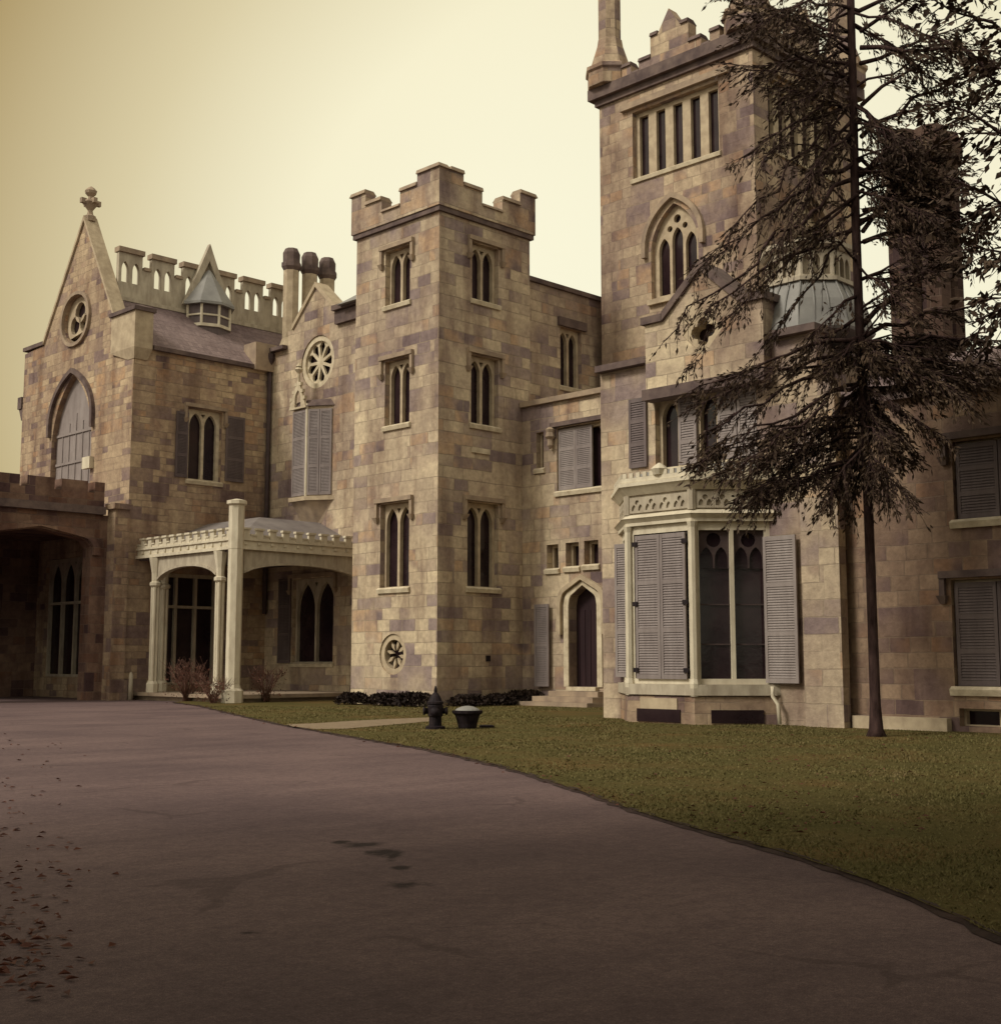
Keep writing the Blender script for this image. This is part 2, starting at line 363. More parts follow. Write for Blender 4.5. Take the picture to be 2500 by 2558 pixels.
M['litter'] = leafmat('dead_leaves', [(0.35, (0.06, 0.024, 0.018)), (0.55, (0.11, 0.04, 0.026)), (0.7, (0.17, 0.075, 0.05))])

# ------------------------------------------------------------------ wall and window builders
def lancet(s0, s1, z0, z1, k=0.95, n=6):
    w_ = s1 - s0; rise = min(w_ * k, (z1 - z0) * 0.8); zs = z1 - rise; cx = (s0 + s1) / 2
    pts = [(s0, z0), (s1, z0)]
    for i in range(n + 1):
        a = i / n; th = a * math.pi / 3
        fx = (1 - math.cos(th)) * w_; fz = math.sin(th) / math.sin(math.pi / 3) * rise
        pts.append((s1 - fx, zs + fz))
    for i in range(n - 1, -1, -1):
        th = i / n * math.pi / 3
        pts.append((s0 + (1 - math.cos(th)) * w_, zs + math.sin(th) / math.sin(math.pi / 3) * rise))
    return pts
def tudor(s0, s1, z0, zs, zt, n=14):
    """flattened four-centred arch"""
    cx = (s0 + s1) / 2; pts = [(s0, z0), (s1, z0)]
    def prof(a):   # a 0..1 from springing to apex
        c_ = min(1.0, a / 0.22); return 0.40 * math.sqrt(max(0.0, 1 - (1 - c_) ** 2)) + 0.60 * a
    for i in range(n + 1): a = i / n; pts.append((s1 + (cx - s1) * a, zs + (zt - zs) * prof(a)))
    for i in range(n - 1, -1, -1): a = i / n; pts.append((s0 + (cx - s0) * a, zs + (zt - zs) * prof(a)))
    return pts
def circle(c, z, r, n=24, rz=None):
    return [(c + r * math.cos(2 * math.pi * i / n), z + (rz or r) * math.sin(2 * math.pi * i / n)) for i in range(n)]
def rectp(s0, s1, z0, z1): return [(s0, z0), (s1, z0), (s1, z1), (s0, z1)]

def shutter_mb(mb, pl, s0, s1, z0, z1, d, rails=2, th=0.05):
    st = min(0.07, (s1 - s0) * 0.16)
    mb.box(pl, s0, s0 + st, z0, z1, d, d + th); mb.box(pl, s1 - st, s1, z0, z1, d, d + th)
    zs = [z0 + (z1 - z0) * i / (rails + 1) for i in range(rails + 2)]
    rh = 0.10
    edges = []
    for i, z in enumerate(zs):
        a = z if i == 0 else (z - rh if i == len(zs) - 1 else z - rh / 2)
        mb.box(pl, s0 + st, s1 - st, a, a + rh, d + 0.002, d + th - 0.002); edges.append((a, a + rh))
    for (a0, a1), (b0, b1) in zip(edges, edges[1:]):
        n = max(3, int((b0 - a1) / 0.055)); h = (b0 - a1) / n
        for k in range(n):
            z = a1 + k * h
            p = [pl.pt(s0 + st, z + h * 1.0, d + 0.008), pl.pt(s1 - st, z + h * 1.0, d + 0.008), pl.pt(s1 - st, z + h * 0.1, d + th - 0.008), pl.pt(s0 + st, z + h * 0.1, d + th - 0.008)]
            q = [v + Vector((0, 0, h * 0.34)) for v in p]
            mb.hexa(p + q)

class Wall:
    def __init__(s, pl, outline, th=0.5): s.pl = pl; s.out = outline; s.th = th; s.holes = []
    def into(s, mb): mb.panel(s.pl, s.out, s.holes, -s.th, 0)

HOUSE = empty('mansion', (27, 36, 0))
tag(HOUSE, 'rambling brown stone Gothic mansion with battlemented towers and grey shutters', 'mansion')

def hood(mb, pl, s0, s1, z, drop=0.42, lip=0.14, depth=0.13, stops=True):
    mb.box(pl, s0 - 0.20, s1 + 0.20, z + 0.04, z + 0.04 + lip, 0.003, depth)
    mb.box(pl, s0 - 0.20, s0 - 0.09, z - drop, z + 0.04, 0.003, depth - 0.03)
    mb.box(pl, s1 + 0.09, s1 + 0.20, z - drop, z + 0.04, 0.003, depth - 0.03)
    if stops:
        for c in (s0 - 0.145, s1 + 0.145):
            mb.hexa([pl.pt(c - 0.05, z - drop - 0.16, 0.003), pl.pt(c + 0.05, z - drop - 0.16, 0.003), pl.pt(c + 0.05, z - drop - 0.16, 0.08), pl.pt(c - 0.05, z - drop - 0.16, 0.08),
                     pl.pt(c - 0.10, z - drop, 0.003), pl.pt(c + 0.10, z - drop, 0.003), pl.pt(c + 0.10, z - drop, 0.16), pl.pt(c - 0.10, z - drop, 0.16)])

def window(wall, r, lights=2, hooded=True, sill=True, shutters=(), arched=True, transom=None, frame_mat='trim', deep=0.16, margin=0.10, mull=0.11, open_hole=None, hood_mat='coping_light', head=True, parent=HOUSE, eyelets=True, drop=0.42):
    pl = wall.pl; s0, s1, z0, z1 = r
    wall.holes.append(open_hole or rectp(s0, s1, z0, z1))
    mb = MB(); o = 0.004
    outl = rectp(s0 + o, s1 - o, z0 + o, z1 - o) if open_hole is None else [(p[0], p[1]) for p in open_hole]
    holes = []; lw = (s1 - s0 - 2 * margin - (lights - 1) * mull) / lights
    top = z1 - (0.14 if head else margin)
    for i in range(lights):
        a = s0 + margin + i * (lw + mull)
        if transom:
            zt = z0 + (z1 - z0) * transom
            holes.append(rectp(a, a + lw, z0 + margin, zt - 0.05))
            holes.append(lancet(a, a + lw, zt + 0.05, top) if arched else rectp(a, a + lw, zt + 0.05, top))
        else:
            holes.append(lancet(a, a + lw, z0 + margin * 0.6, top) if arched else rectp(a, a + lw, z0 + margin * 0.6, top))
        if arched and eyelets and i < lights - 1 and lw > 0.2:
            c = a + lw + mull / 2; e_ = min(0.10, lw * 0.25)
            holes.append([(c - e_, top - 0.01), (c, top - e_ * 1.9), (c + e_, top - 0.01)])
    mb.panel(pl, outl, holes, -deep - 0.14, -deep)
    w_ = mb.build('window', M[frame_mat], parent)
    g_ = MB(); g_.box(pl, s0 + 0.01, s1 - 0.01, z0 + 0.01, z1 - 0.01, -deep - 0.19, -deep - 0.145); 
    pane = g_.build('pane', M['glass'], w_)
    if hooded:
        h_ = MB(); hood(h_, pl, s0, s1, z1, drop=drop); h_.build('hood_mould', M[hood_mat], w_)
    if sill:
        h_ = MB(); h_.hexa([pl.pt(s0 - 0.07, z0 - 0.15, 0.002), pl.pt(s1 + 0.07, z0 - 0.15, 0.002), pl.pt(s1 + 0.07, z0 - 0.15, 0.07), pl.pt(s0 - 0.07, z0 - 0.15, 0.07),
                            pl.pt(s0 - 0.07, z0 + 0.03, 0.002), pl.pt(s1 + 0.07, z0 + 0.03, 0.002), pl.pt(s1 + 0.07, z0 - 0.03, 0.10), pl.pt(s0 - 0.07, z0 - 0.03, 0.10)])
        h_.build('sill', M['trim_pale'], w_)
    for (a, b_, c_, d_, dd, mt) in shutters:
        s_ = MB(); shutter_mb(s_, pl, a, b_, c_, d_, dd); s_.build('shutter', M[mt], w_)
    return w_

def coping_box(mb, pl, s0, s1, z, th, over=0.06, h=0.12):
    mb.hexa([pl.pt(s0 - over, z, -th - over), pl.pt(s1 + over, z, -th - over), pl.pt(s1 + over, z, over), pl.pt(s0 - over, z, over),
             pl.pt(s0 - over + .03, z + h, -th * 0.75), pl.pt(s1 + over - .03, z + h, -th * 0.75), pl.pt(s1 + over - .03, z + h, -th * 0.25), pl.pt(s0 - over + .03, z + h, -th * 0.25)])

# key plan lines (metres)
U_BAY, U_G, U_D = 23.04, 24.25, 30.2
U_T, V_T = 26.5, 29.2
U_W, U_P, V_P = 29.75, 23.7, 42.8
U_V, V_V = 24.15, 36.5            # veranda
U_GT = 34.1

# ================================================================== STAIR TOWER
A_t, B_t = FA(U_T), FB(V_T)
vt_far = A_t.pick(673, 900)[0]
ut_far = B_t.pick(1008, 700)[0]
zc = (A_t.pick(836, 402)[1] + B_t.pick(1014, 458)[1]) / 2      # underside of cornice
wa = Wall(A_t, rectp(V_T, vt_far, 0, zc)); wb = Wall(B_t, rectp(U_T + 0.5, ut_far, 0, zc))
tower_windows = [(wa, A_t.rect(733, 780, 472, 577)), (wa, A_t.rect(732, 779, 683, 808)), (wa, A_t.rect(723, 778, 957, 1119)),
                 (wb, B_t.rect(898, 948, 467, 575)), (wb, B_t.rect(896, 948, 679, 810)), (wb, B_t.rect(889, 948, 957, 1119))]
for i, (wl, r) in enumerate(tower_windows): window(wl, r, deep=0.18)
# star-shaped oculus low on the left face
def oculus(wall, x, y, ry, rin, spokes=8, mat='trim_pale', parent=HOUSE, name='window', star=False):
    pl = wall.pl; s, z = pl.pick(x, y); r1 = pl.pick(x, y - ry)[1] - z; r0 = r1 * rin
    wall.holes.append(circle(s, z, r1, 28))
    mb = MB()
    holes = []
    for k in range(spokes):
        a = 2 * math.pi * (k + 0.5) / spokes; da = math.pi / spokes * 0.78
        q = [(s + r0 * 0.22 * math.cos(a), z + r0 * 0.22 * math.sin(a))]
        for j in range(5):
            b_ = a - da + 2 * da * j / 4; rr = r0 * (0.78 + 0.20 * math.sin(math.pi * j / 4))
            q.append((s + rr * math.cos(b_), z + rr * math.sin(b_)))
        holes.append(q)
    mb.panel(pl, circle(s, z, r1 - 0.004, 28), [circle(s, z, r0, 28)], -0.30, -0.05)
    if star:
        for k in range(spokes):
            a = 2 * math.pi * (k + 0.3) / spokes; ca, sa = math.cos(a), math.sin(a)
            mb.panel(pl, [(s + r0 * (f * ca - g * sa), z + r0 * (f * sa + g * ca)) for f, g in ((0.28, 0), (0.62, -0.13), (0.98, -0.05), (0.98, 0.05), (0.62, 0.13))], [], -0.22, -0.14)
    else: mb.panel(pl, circle(s, z, r0 + 0.004, 28), holes, -0.24, -0.14)
    o = mb.build(name, M[mat], parent)
    g_ = MB(); g_.box(pl, s - r1, s + r1, z - r1, z + r1, -0.36, -0.31); g_.build('pane', M['glass'], o)
    return o
oculus(wa, 747, 1245, 39, 0.72, mat='trim', star=True)
mb = MB(); wa.into(mb); wb.into(mb)
mb.cuboid(U_T + 0.55, ut_far - 0.003, V_T + 0.55, vt_far - 0.003, 0, zc - 0.003)
tower = mb.build('stair_tower', M['stone'], HOUSE)
# cornice + stepped battlements
mb = MB(); ov = 0.10
mb.prism([(U_T - ov, V_T - ov), (ut_far + ov, V_T - ov), (ut_far + ov, vt_far + ov), (U_T - ov, vt_far + ov)], zc + 0.002, zc + 0.16)
mb.build('cornice', M['coping'], tower)
ppA = FA(U_T - 0.14); ppB = FB(V_T - 0.14)
zl = [ppA.pick(821, 321)[1], ppA.pick(790, 354)[1], ppA.pick(762, 391)[1]]
z_hi, z_mid, z_lo = zl[0], zl[1], zl[2]
z_end = ppA.pick(695, 367)[1]; z_endstep = ppA.pick(730, 378)[1]
def stepped(a, b, zb):
    """profile between a (near corner) and b (far corner)"""
    Lh = b - a; q = lambda f: a + Lh * f
    return [(q(0), zb), (q(1), zb), (q(1), z_end), (q(0.83), z_end), (q(0.83), z_endstep), (q(0.64), z_endstep), (q(0.64), z_lo), (q(0.43), z_lo), (q(0.43), z_mid), (q(0.24), z_mid), (q(0.24), z_hi), (q(0), z_hi)]
va0, va1 = V_T - 0.14, vt_far + 0.14; ub0, ub1 = U_T - 0.14, ut_far + 0.14
zb = zc + 0.162; TH = 0.42
mb = MB(); cp = MB()
mb.panel(ppA, stepped(va0, va1, zb), [], -TH, 0)
mb.panel(ppB, [(max(s_, ub0 + TH), z_) for s_, z_ in stepped(ub0, ub1, zb)], [], -TH, 0)
mb.panel(FA(ub1), [(max(s_, va0 + TH), z_) for s_, z_ in stepped(va0, va1, zb)], [], 0, TH)
mb.panel(FB(va1), [(min(max(s_, ub0 + TH), ub1 - TH), z_) for s_, z_ in stepped(ub0, ub1, zb)], [], 0, TH)
for pl, a, b_ in ((ppA, va0, va1), (ppB, ub0, ub1)):
    Lh = b_ - a
    for f0, f1, z in ((0, 0.24, z_hi), (0.24, 0.43, z_mid), (0.43, 0.64, z_lo), (0.64, 0.83, z_endstep), (0.83, 1, z_end)):
        st = 0.49 if (pl is ppB and f0 == 0) else 0.0
        h_ = 0.13 if z != z_lo else 0.09
        cp.hexa([pl.pt(a + Lh * f0 + st + (0.0 if f0 else -0.06), z + 0.002, -TH - 0.05), pl.pt(a + Lh * f1 + (0.06 if f1 == 1 else 0), z + 0.002, -TH - 0.05), pl.pt(a + Lh * f1 + (0.06 if f1 == 1 else 0), z + 0.002, 0.07), pl.pt(a + Lh * f0 + st + (0.0 if f0 else -0.06), z + 0.002, 0.07),
                 pl.pt(a + Lh * f0 + st, z + h_, -TH * 0.8), pl.pt(a + Lh * f1, z + h_, -TH * 0.8), pl.pt(a + Lh * f1, z + h_, 0.03), pl.pt(a + Lh * f0 + st, z + h_, 0.03)])
mb.build('battlement', M['stone'], tower); build_each(cp, 'coping', M['coping_light'], tower)
# pale plaque, small vent
mb = MB(); r = B_t.rect(896, 930, 853, 863); mb.box(B_t, *r[:2], r[2], r[3], 0.002, 0.06); mb.build('plaque', M['trim_pale'], tower)
mb = MB(); s_, z_ = B_t.pick(928, 1253); mb.lathe((0, 0), [(0.0, 0)], 3) if False else mb.box(B_t, s_ - 0.09, s_ + 0.09, z_ - 0.09, z_ + 0.09, 0.002, 0.03); mb.build('vent', M['iron'], tower)

# ================================================================== LINK WING between the two towers
V_L = V_T + 0.25; B_l = FB(V_L)
A_gt = FA(U_GT)
zl_top = B_l.pick(1080, 556)[1]
U_LE = U_GT + 1.6
wl = Wall(B_l, rectp(ut_far + 0.003, U_LE, 0, zl_top))
window(wl, B_l.rect(1066, 1106, 626, 738), hooded=False, frame_mat='trim')
mb = MB(); wl.into(mb); mb.cuboid(ut_far + 0.003, U_LE, V_L + 0.55, V_L + 6, 0, zl_top - 0.01)
link = mb.build('link_wing', M['stone'], HOUSE)
mb = MB(); mb.box(B_l, ut_far + 0.01, U_LE, zl_top + 0.002, zl_top + 0.16, -0.55, 0.10); mb.build('coping', M['coping'], link)
mb = MB(); r = B_l.rect(1060, 1112, 609, 625); mb.box(B_l, r[0], r[1], r[2], r[3], 0.003, 0.12); mb.build('lintel', M['coping'], link)

# ================================================================== GREAT TOWER
vg0 = A_gt.pick(1438, 400)[0]; vg1 = A_gt.pick(1142, 400)[0]
B_gt = FB(vg0); ug1 = B_gt.pick(1628, 350)[0]
zgc = A_gt.pick(1138, 205)[1]
wa = Wall(A_gt, rectp(vg0, vg1, 0, zgc)); wb = Wall(B_gt, rectp(U_GT + 0.5, ug1, 0, zgc))
r5 = A_gt.rect(1203, 1368, 183, 315); window(wa, r5, lights=5, arched=False, mull=0.34, margin=0.16, hooded=False, deep=0.2, head=False)
r5b = B_gt.rect(1462, 1575, 186, 312); r5b = (r5b[0], r5b[1], r5[2], r5[3]); window(wb, r5b, lights=5, arched=False, mull=0.30, margin=0.16, hooded=False, deep=0.2, head=False)
def arch_window(wall, xl, xr, yt, yb, ys, parent=HOUSE, lights=3, glass='glass', z_over=None):
    pl = wall.pl; s0, s1, z0, z1 = pl.rect(xl, xr, yt, yb)
    if z_over: z0, z1 = z_over
    hole = lancet(s0, s1, z0, z1, 0.80, 10); wall.holes.append(hole)
    mb = MB(); cx = (s0 + s1) / 2; wd = s1 - s0; mu = 0.11; mg = 0.20; zsp = z1 - wd * 0.80
    lw = (wd - 2 * mg - (lights - 1) * mu) / lights; hs = []
    for i in range(lights):
        a = s0 + mg + i * (lw + mu); hgt = zsp + (0.40 if (lights == 3 and i == 1) else 0.26) * wd
        hs.append(lancet(a, a + lw, z0 + 0.12, hgt, 1.0))
    hs.append(circle(cx - wd * 0.16, zsp + wd * 0.40, wd * 0.055, 12)); hs.append(circle(cx + wd * 0.16, zsp + wd * 0.40, wd * 0.055, 12)); hs.append(circle(cx, zsp + wd * 0.55, wd * 0.075, 12))
    if lights == 2: hs = hs[:2] + [circle(cx, zsp + wd * 0.38, wd * 0.13, 14)]
    ins = [(cx + (p[0] - cx) * 0.995, p[1]) for p in hole]
    mb.panel(pl, ins, hs, -0.34, -0.2)
    o = mb.build('arched_window', M['trim'], parent)
    g_ = MB(); g_.box(pl, s0, s1, z0, z1, -0.40, -0.345); g_.build('pane', M[glass], o)
    # hood following the arch
    ou = lancet(s0 - 0.30, s1 + 0.30, zsp - 0.1, z1 + 0.36, 0.80, 10); inn = lancet(s0 - 0.14, s1 + 0.14, zsp - 0.1, z1 + 0.17, 0.80, 10)
    ring = ou[1:] + [ou[0]]; inr = inn[1:] + [inn[0]]
    poly = ring + list(reversed(inr))
    h_ = MB(); h_.panel(pl, poly, [], 0.003, 0.16); h_.build('hood_mould', M['coping_light'], o)
    h_ = MB(); h_.box(pl, s0 - 0.1, s1 + 0.1, z0 - 0.2, z0 - 0.02, 0.003, 0.14); h_.build('sill', M['trim'], o)
    return (s0, s1, z0, z1)
aw = arch_window(wa, 1238, 1328, 385, 560, 430)
rr = B_gt.rect(1505, 1572, 350, 500); cm = (rr[0] + rr[1]) / 2
arch_window(wb, 1510, 1570, 350, 500, 400, z_over=(aw[2], aw[3]))
mb = MB(); wa.into(mb); wb.into(mb); mb.cuboid(U_GT + 0.55, ug1 - .003, vg0 + 0.55, vg1 - .003, 0, zgc - 0.003)
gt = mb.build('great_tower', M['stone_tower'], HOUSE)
mb = MB()
mb.box(A_gt, r5[0] - 0.45, r5[1] + 0.45, r5[3] + 0.12, r5[3] + 0.34, 0.003, 0.16)
mb.box(B_gt, r5b[0] - 0.45, r5b[1] + 0.45, r5b[3] + 0.12, r5b[3] + 0.34, 0.003, 0.16); build_each(mb, 'hood_mould', M['coping_light'], gt)
mb = MB(); CO = [(0.0, 0.002, 0.22), (0.18, 0.222, 0.50)]
for ov, a, b_ in ((0.12, 0.002, 0.22), (0.30, 0.222, 0.62)):
    mb.prism([(U_GT - ov, vg0 - ov), (ug1 + ov, vg0 - ov), (ug1 + ov, vg1 + ov), (U_GT - ov, vg1 + ov)], zgc + a, zgc + b_)
mb.build('cornice', M['coping'], gt)
zp = zgc + 0.622
def gable_batt(a, b_, lo, mi, pk):
    c = (a + b_) / 2; wv = b_ - a; q = lambda f: c + wv * f
    return [(a, zp), (b_, zp), (b_, lo), (q(0.36), lo), (q(0.36), lo + 0.40), (q(0.29), lo + 0.40), (q(0.29), lo), (q(0.23), lo), (q(0.23), mi), (q(0.14), mi), (q(0.14), mi + 0.75), (q(0.085), mi + 0.75), (q(0.0), pk),
            (q(-0.085), mi + 0.75), (q(-0.14), mi + 0.75), (q(-0.14), mi), (q(-0.23), mi), (q(-0.23), lo), (q(-0.29), lo), (q(-0.29), lo + 0.40), (q(-0.36), lo + 0.40), (q(-0.36), lo), (a, lo)]
zlo = A_gt.pick(1224, 138)[1]; zmi = A_gt.pick(1240, 112)[1]; zpk = A_gt.pick(1278, 16)[1]
mb = MB(); f1, f2 = FA(U_GT - 0.12), FB(vg0 - 0.12); prA = gable_batt(vg0 + 0.35, vg1 - 0.35, zlo, zmi, zpk); prB = gable_batt(U_GT + 0.35, ug1 - 0.35, zlo, zmi, zpk)
mb.panel(f1, prA, [], -0.45, 0); mb.panel(f2, prB, [], -0.45, 0)
mb.panel(FA(ug1 + 0.12), prA, [], 0, 0.45); mb.panel(FB(vg1 + 0.12), prB, [], 0, 0.45)
mb.build('battlement', M['stone_tower'], gt)
cp = MB()
for f_, pr in ((f1, prA), (f2, prB)):
    for (a, b_) in zip(pr[3:], pr[4:]):
        if abs(a[1] - b_[1]) < 1e-6:
            cp.hexa([f_.pt(b_[0], a[1] + .002, -0.5), f_.pt(a[0], a[1] + .002, -0.5), f_.pt(a[0], a[1] + .002, 0.07), f_.pt(b_[0], a[1] + .002, 0.07),
                     f_.pt(b_[0], a[1] + .14, -0.3), f_.pt(a[0], a[1] + .14, -0.3), f_.pt(a[0], a[1] + .14, 0.02), f_.pt(b_[0], a[1] + .14, 0.02)])
build_each(cp, 'coping', M['coping'], gt)
z_sh = A_gt.pick(1160, 85)[1]
for cx_, cy_ in ((U_GT + 0.25, vg1 - 0.30), (U_GT + 0.25, vg0 + 0.25), (ug1 - 0.30, vg0 + 0.25)):
    mb = MB(); mb.lathe((cx_, cy_), [(0.84, zp + 0.003), (0.84, z_sh - 1.05), (0.92, z_sh - 0.98), (0.92, z_sh - 0.85), (0.74, z_sh - 0.75), (0.50, z_sh), (0.46, z_sh + 0.25), (0.42, z_sh + 0.3), (0.42, z_sh + 4.2), (0.55, z_sh + 4.35), (0.55, z_sh + 4.55), (0.05, z_sh + 6.0)], 8, math.pi / 8)
    mb.build('pinnacle', M['stone_tower'], gt)

# ================================================================== ENTRANCE WALL (small door)
A_d = FA(U_D)
vd0 = A_d.pick(1152, 900)[0] - 0.6; vd1 = V_T - 0.002
zd = A_d.pick(1066, 763)[1]
wd_ = Wall(A_d, rectp(vd0, vd1, 0, zd))
r = A_d.rect(1059, 1145, 808, 931); r = (max(r[0], vd0 + 0.2), r[1], r[2], r[3])
sw = r[1] - r[0]
window(wd_, r, lights=3, arched=False, hooded=True, drop=0.2, deep=0.14, hood_mat='coping', head=False,
       shutters=[(r[1] - sw * 0.40 + 0.01, r[1] - 0.03, r[2] + 0.05, r[3] - 0.05, -0.10, 'shutter'), (r[1] - sw * 0.76, r[1] - sw * 0.40, r[2] + 0.05, r[3] - 0.05, -0.10, 'shutter')])
window(wd_, A_d.rect(1020, 1034, 822, 892), lights=1, arched=False, hooded=False, sill=True, margin=0.07, deep=0.2, head=False)
for q in ((1040, 1062, 1036, 1083), (1076, 1101, 1032, 1079), (1111, 1138, 1028, 1075)):
    window(wd_, A_d.rect(*q), lights=1, arched=False, hooded=False, margin=0.09, deep=0.24, head=False)
s0, s1, z0, z1 = A_d.rect(1083, 1137, 1113, 1307)
hole = tudor(s0, s1, z0, z1 - 0.62, z1); wd_.holes.append(hole)
mb = MB(); mb.panel(A_d, [(p[0], p[1]) for p in tudor(s0 + .003, s1 - .003, z0, z1 - 0.62, z1 - .003)], [], -0.42, -0.34)
for k in range(5):
    x_ = s0 + (s1 - s0) * (k + 0.5) / 5; mb.box(A_d, x_ - 0.015, x_ + 0.015, z0 + 0.05, z1 - 0.75, -0.339, -0.32)
dr = mb.build('door', M['door'], HOUSE)
oo = tudor(s0 - 0.42, s1 + 0.40, z0 + 1.6, z1 - 0.52, z1 + 0.32); ii = tudor(s0 - 0.26, s1 + 0.26, z0 + 1.6, z1 - 0.57, z1 + 0.17)
mb = MB(); mb.panel(A_d, oo[1:] + [oo[0]] + list(reversed(ii[1:] + [ii[0]])), [], 0.003, 0.15); mb.build('hood_mould', M['trim'], dr)
oo = tudor(s0 - 0.20, s1 + 0.20, z0, z1 - 0.60, z1 + 0.12); ii = tudor(s0 - 0.0, s1 + 0.0, z0, z1 - 0.62, z1)
mb = MB(); mb.panel(A_d, oo[1:] + [oo[0]] + list(reversed(ii[1:] + [ii[0]])), [], 0.002, 0.05); mb.build('door_surround', M['trim_pale'], dr)
mb = MB(); mb.box(A_d, s0 - 0.02, s1 + 0.02, z0 - 0.12, z0 - 0.002, -0.3, 0.16); mb.build('threshold', M['trim_pale'], dr)
q = A_d.rect(1023, 1050, 1150, 1306); mb = MB(); shutter_mb(mb, A_d, q[0], q[1], q[2], q[3], 0.12, 1); mb.build('door_shutter', M['shutter'], dr)
for k in range(3):
    mb = MB(); top = z0 - 0.13 - k * 0.16; e_ = 0.25 + 0.36 * k
    mb.box(A_d, s0 - 0.35 - 0.1 * k, s1 + 0.5 + 0.35 * k, max(0, top - 0.157), top, 0.004, 0.18 + e_); mb.build('step', M['coping_light'], dr)
mb = MB(); wd_.into(mb); mb.cuboid(U_D + 0.55, U_GT - 0.01, vd0, V_L - 0.003, 0, zd - 0.01)
ent = mb.build('entrance_wall', M['stone'], HOUSE)
mb = MB(); mb.box(A_d, vd0, vd1 - 0.01, zd + 0.002, zd + 0.17, -0.6, 0.14); mb.build('coping', M['coping_light'], ent)
mb = MB()   # carved head beside the upper window
c_ = A_d.pick(1052, 830); p_ = A_d.pt(c_[0], c_[1], 0.14)
mb.lathe((p_.x, p_.y), [(0.03, c_[1] - 0.42), (0.10, c_[1] - 0.32), (0.09, c_[1] - 0.12), (0.17, c_[1] - 0.04), (0.13, c_[1] + 0.10), (0.16, c_[1] + 0.2), (0.05, c_[1] + 0.28)], 7); mb.build('carved_bracket', M['coping_light'], ent)

# ================================================================== BAY BLOCK (gabled, right of the door)
A_g = FA(U_G)
vb_l = A_g.pick(1147, 1250)[0]; vb_gl = A_g.pick(1230, 800)[0]; vb_gr = A_g.pick(1452, 700)[0]; vb_r = A_g.pick(1566, 1100)[0]
z_left = A_g.pick(1185, 703)[1]
A_g2 = FA(U_G - 0.32)           # gable projects a little
zs_r = A_g2.pick(1432, 572)[1]; z_ap = A_g2.pick(1342, 512)[1]; zf = A_g2.pick(1411, 580)[1]
gl = A_g2.pick(1228, 700)[0]; gr = A_g2.pick(1452, 640)[0]; gc = (gl + gr) / 2
gfo = abs(gc - A_g2.pick(1411, 580)[0])
z_right = A_g.pick(1455, 650)[1]
z_gb = A_g2.pick(1342, 722)[1]    # string course that carries the gable
wl1 = Wall(A_g, [(vb_r, 0), (vb_l, 0), (vb_l, z_left), (gl, z_left), (gl, z_gb + 0.3), (gr, z_gb + 0.3), (gr, z_right), (vb_r, z_right)])
# upper window under the string course
q = A_g.rect(1246, 1440, 738, 882)
ww = q[1] - q[0]
window(wl1, q, lights=5, hooded=False, deep=0.16, mull=0.10, frame_mat='trim',
       shutters=[(q[1] - ww * 0.40, q[1] - ww * 0.22, q[2] + 0.06, q[3] - 0.1, -0.12, 'shutter'), (q[0] + ww * 0.02, q[0] + ww * 0.20, q[2] + 0.06, q[3] - 0.1, -0.12, 'shutter'), (q[0] + ww * 0.21, q[0] + ww * 0.39, q[2] + 0.06, q[3] - 0.1, -0.12, 'shutter'),
                 (*A_g.rect(1199, 1232, 758, 890), 0.02, 'shutter_dark')])
mb = MB(); wl1.into(mb); mb.cuboid(U_G + 0.55, U_G + 7.2, vb_r + .003, vb_l - .003, 0, min(z_left, z_right) - 0.35)
blk = mb.build('bay_block', M['stone'], HOUSE)
gsh = zs_r
wg = Wall(A_g2, [(gr, z_gb + 0.002), (gl, z_gb + 0.002), (gl, gsh), (gc + gfo, gsh), (gc, z_ap), (gc - gfo, gsh), (gr, gsh)], 0.8)
s_, z_ = A_g2.pick(1336, 630); r_ = A_g2.pick(1336, 598)[1] - z_
def quatre(s, z, r):
    pts = []
    for k in range(4):
        a0 = k * math.pi / 2
        for j in range(7):
            b_ = a0 + R(-100 + 200 * j / 6)
            pts.append((s + r * 0.52 * math.cos(a0) + r * 0.42 * math.cos(b_), z + r * 0.52 * math.sin(a0) + r * 0.42 * math.sin(b_)))
    return pts
wg.holes.append(circle(s_, z_, r_ * 1.45, 4, r_ * 1.45))
mb = MB(); wg.into(mb); gab = mb.build('gable', M['stone'], blk)
mb = MB(); mb.panel(A_g2, circle(s_, z_, r_ * 1.44, 4), [quatre(s_, z_, r_ * 0.92)], -0.35, -0.02); qo = mb.build('quatrefoil_window', M['trim'], HOUSE)
mb = MB(); mb.box(A_g2, s_ - r_ * 1.1, s_ + r_ * 1.1, z_ - r_ * 1.1, z_ + r_ * 1.1, -0.42, -0.36); mb.build('pane', M['glass'], qo)
mb = MB()
mb.box(A_g2, gr - 0.05, gl + 0.05, z_gb - 0.26, z_gb, -0.31, 0.10)
for (a, za, b_, zb_) in ((gc + gfo, gsh, gc, z_ap), (gc, z_ap, gc - gfo, gsh)):
    mb.hexa([A_g2.pt(a, za + .003, -0.85), A_g2.pt(b_, zb_ + .003, -0.85), A_g2.pt(b_, zb_ + .003, 0.08), A_g2.pt(a, za + .003, 0.08),
             A_g2.pt(a, za + 0.22, -0.85), A_g2.pt(b_, zb_ + 0.22, -0.85), A_g2.pt(b_, zb_ + 0.22, 0.08), A_g2.pt(a, za + 0.22, 0.08)])
mb.box(A_g2, gc + gfo + 0.01, gl + 0.08, gsh + 0.002, gsh + 0.18, -0.85, 0.09); mb.box(A_g2, gr - 0.08, gc - gfo - 0.01, gsh + 0.002, gsh + 0.18, -0.85, 0.09)
mb.box(A_g, gl + 0.09, vb_l, z_left + 0.002, z_left + 0.16, -0.6, 0.22)
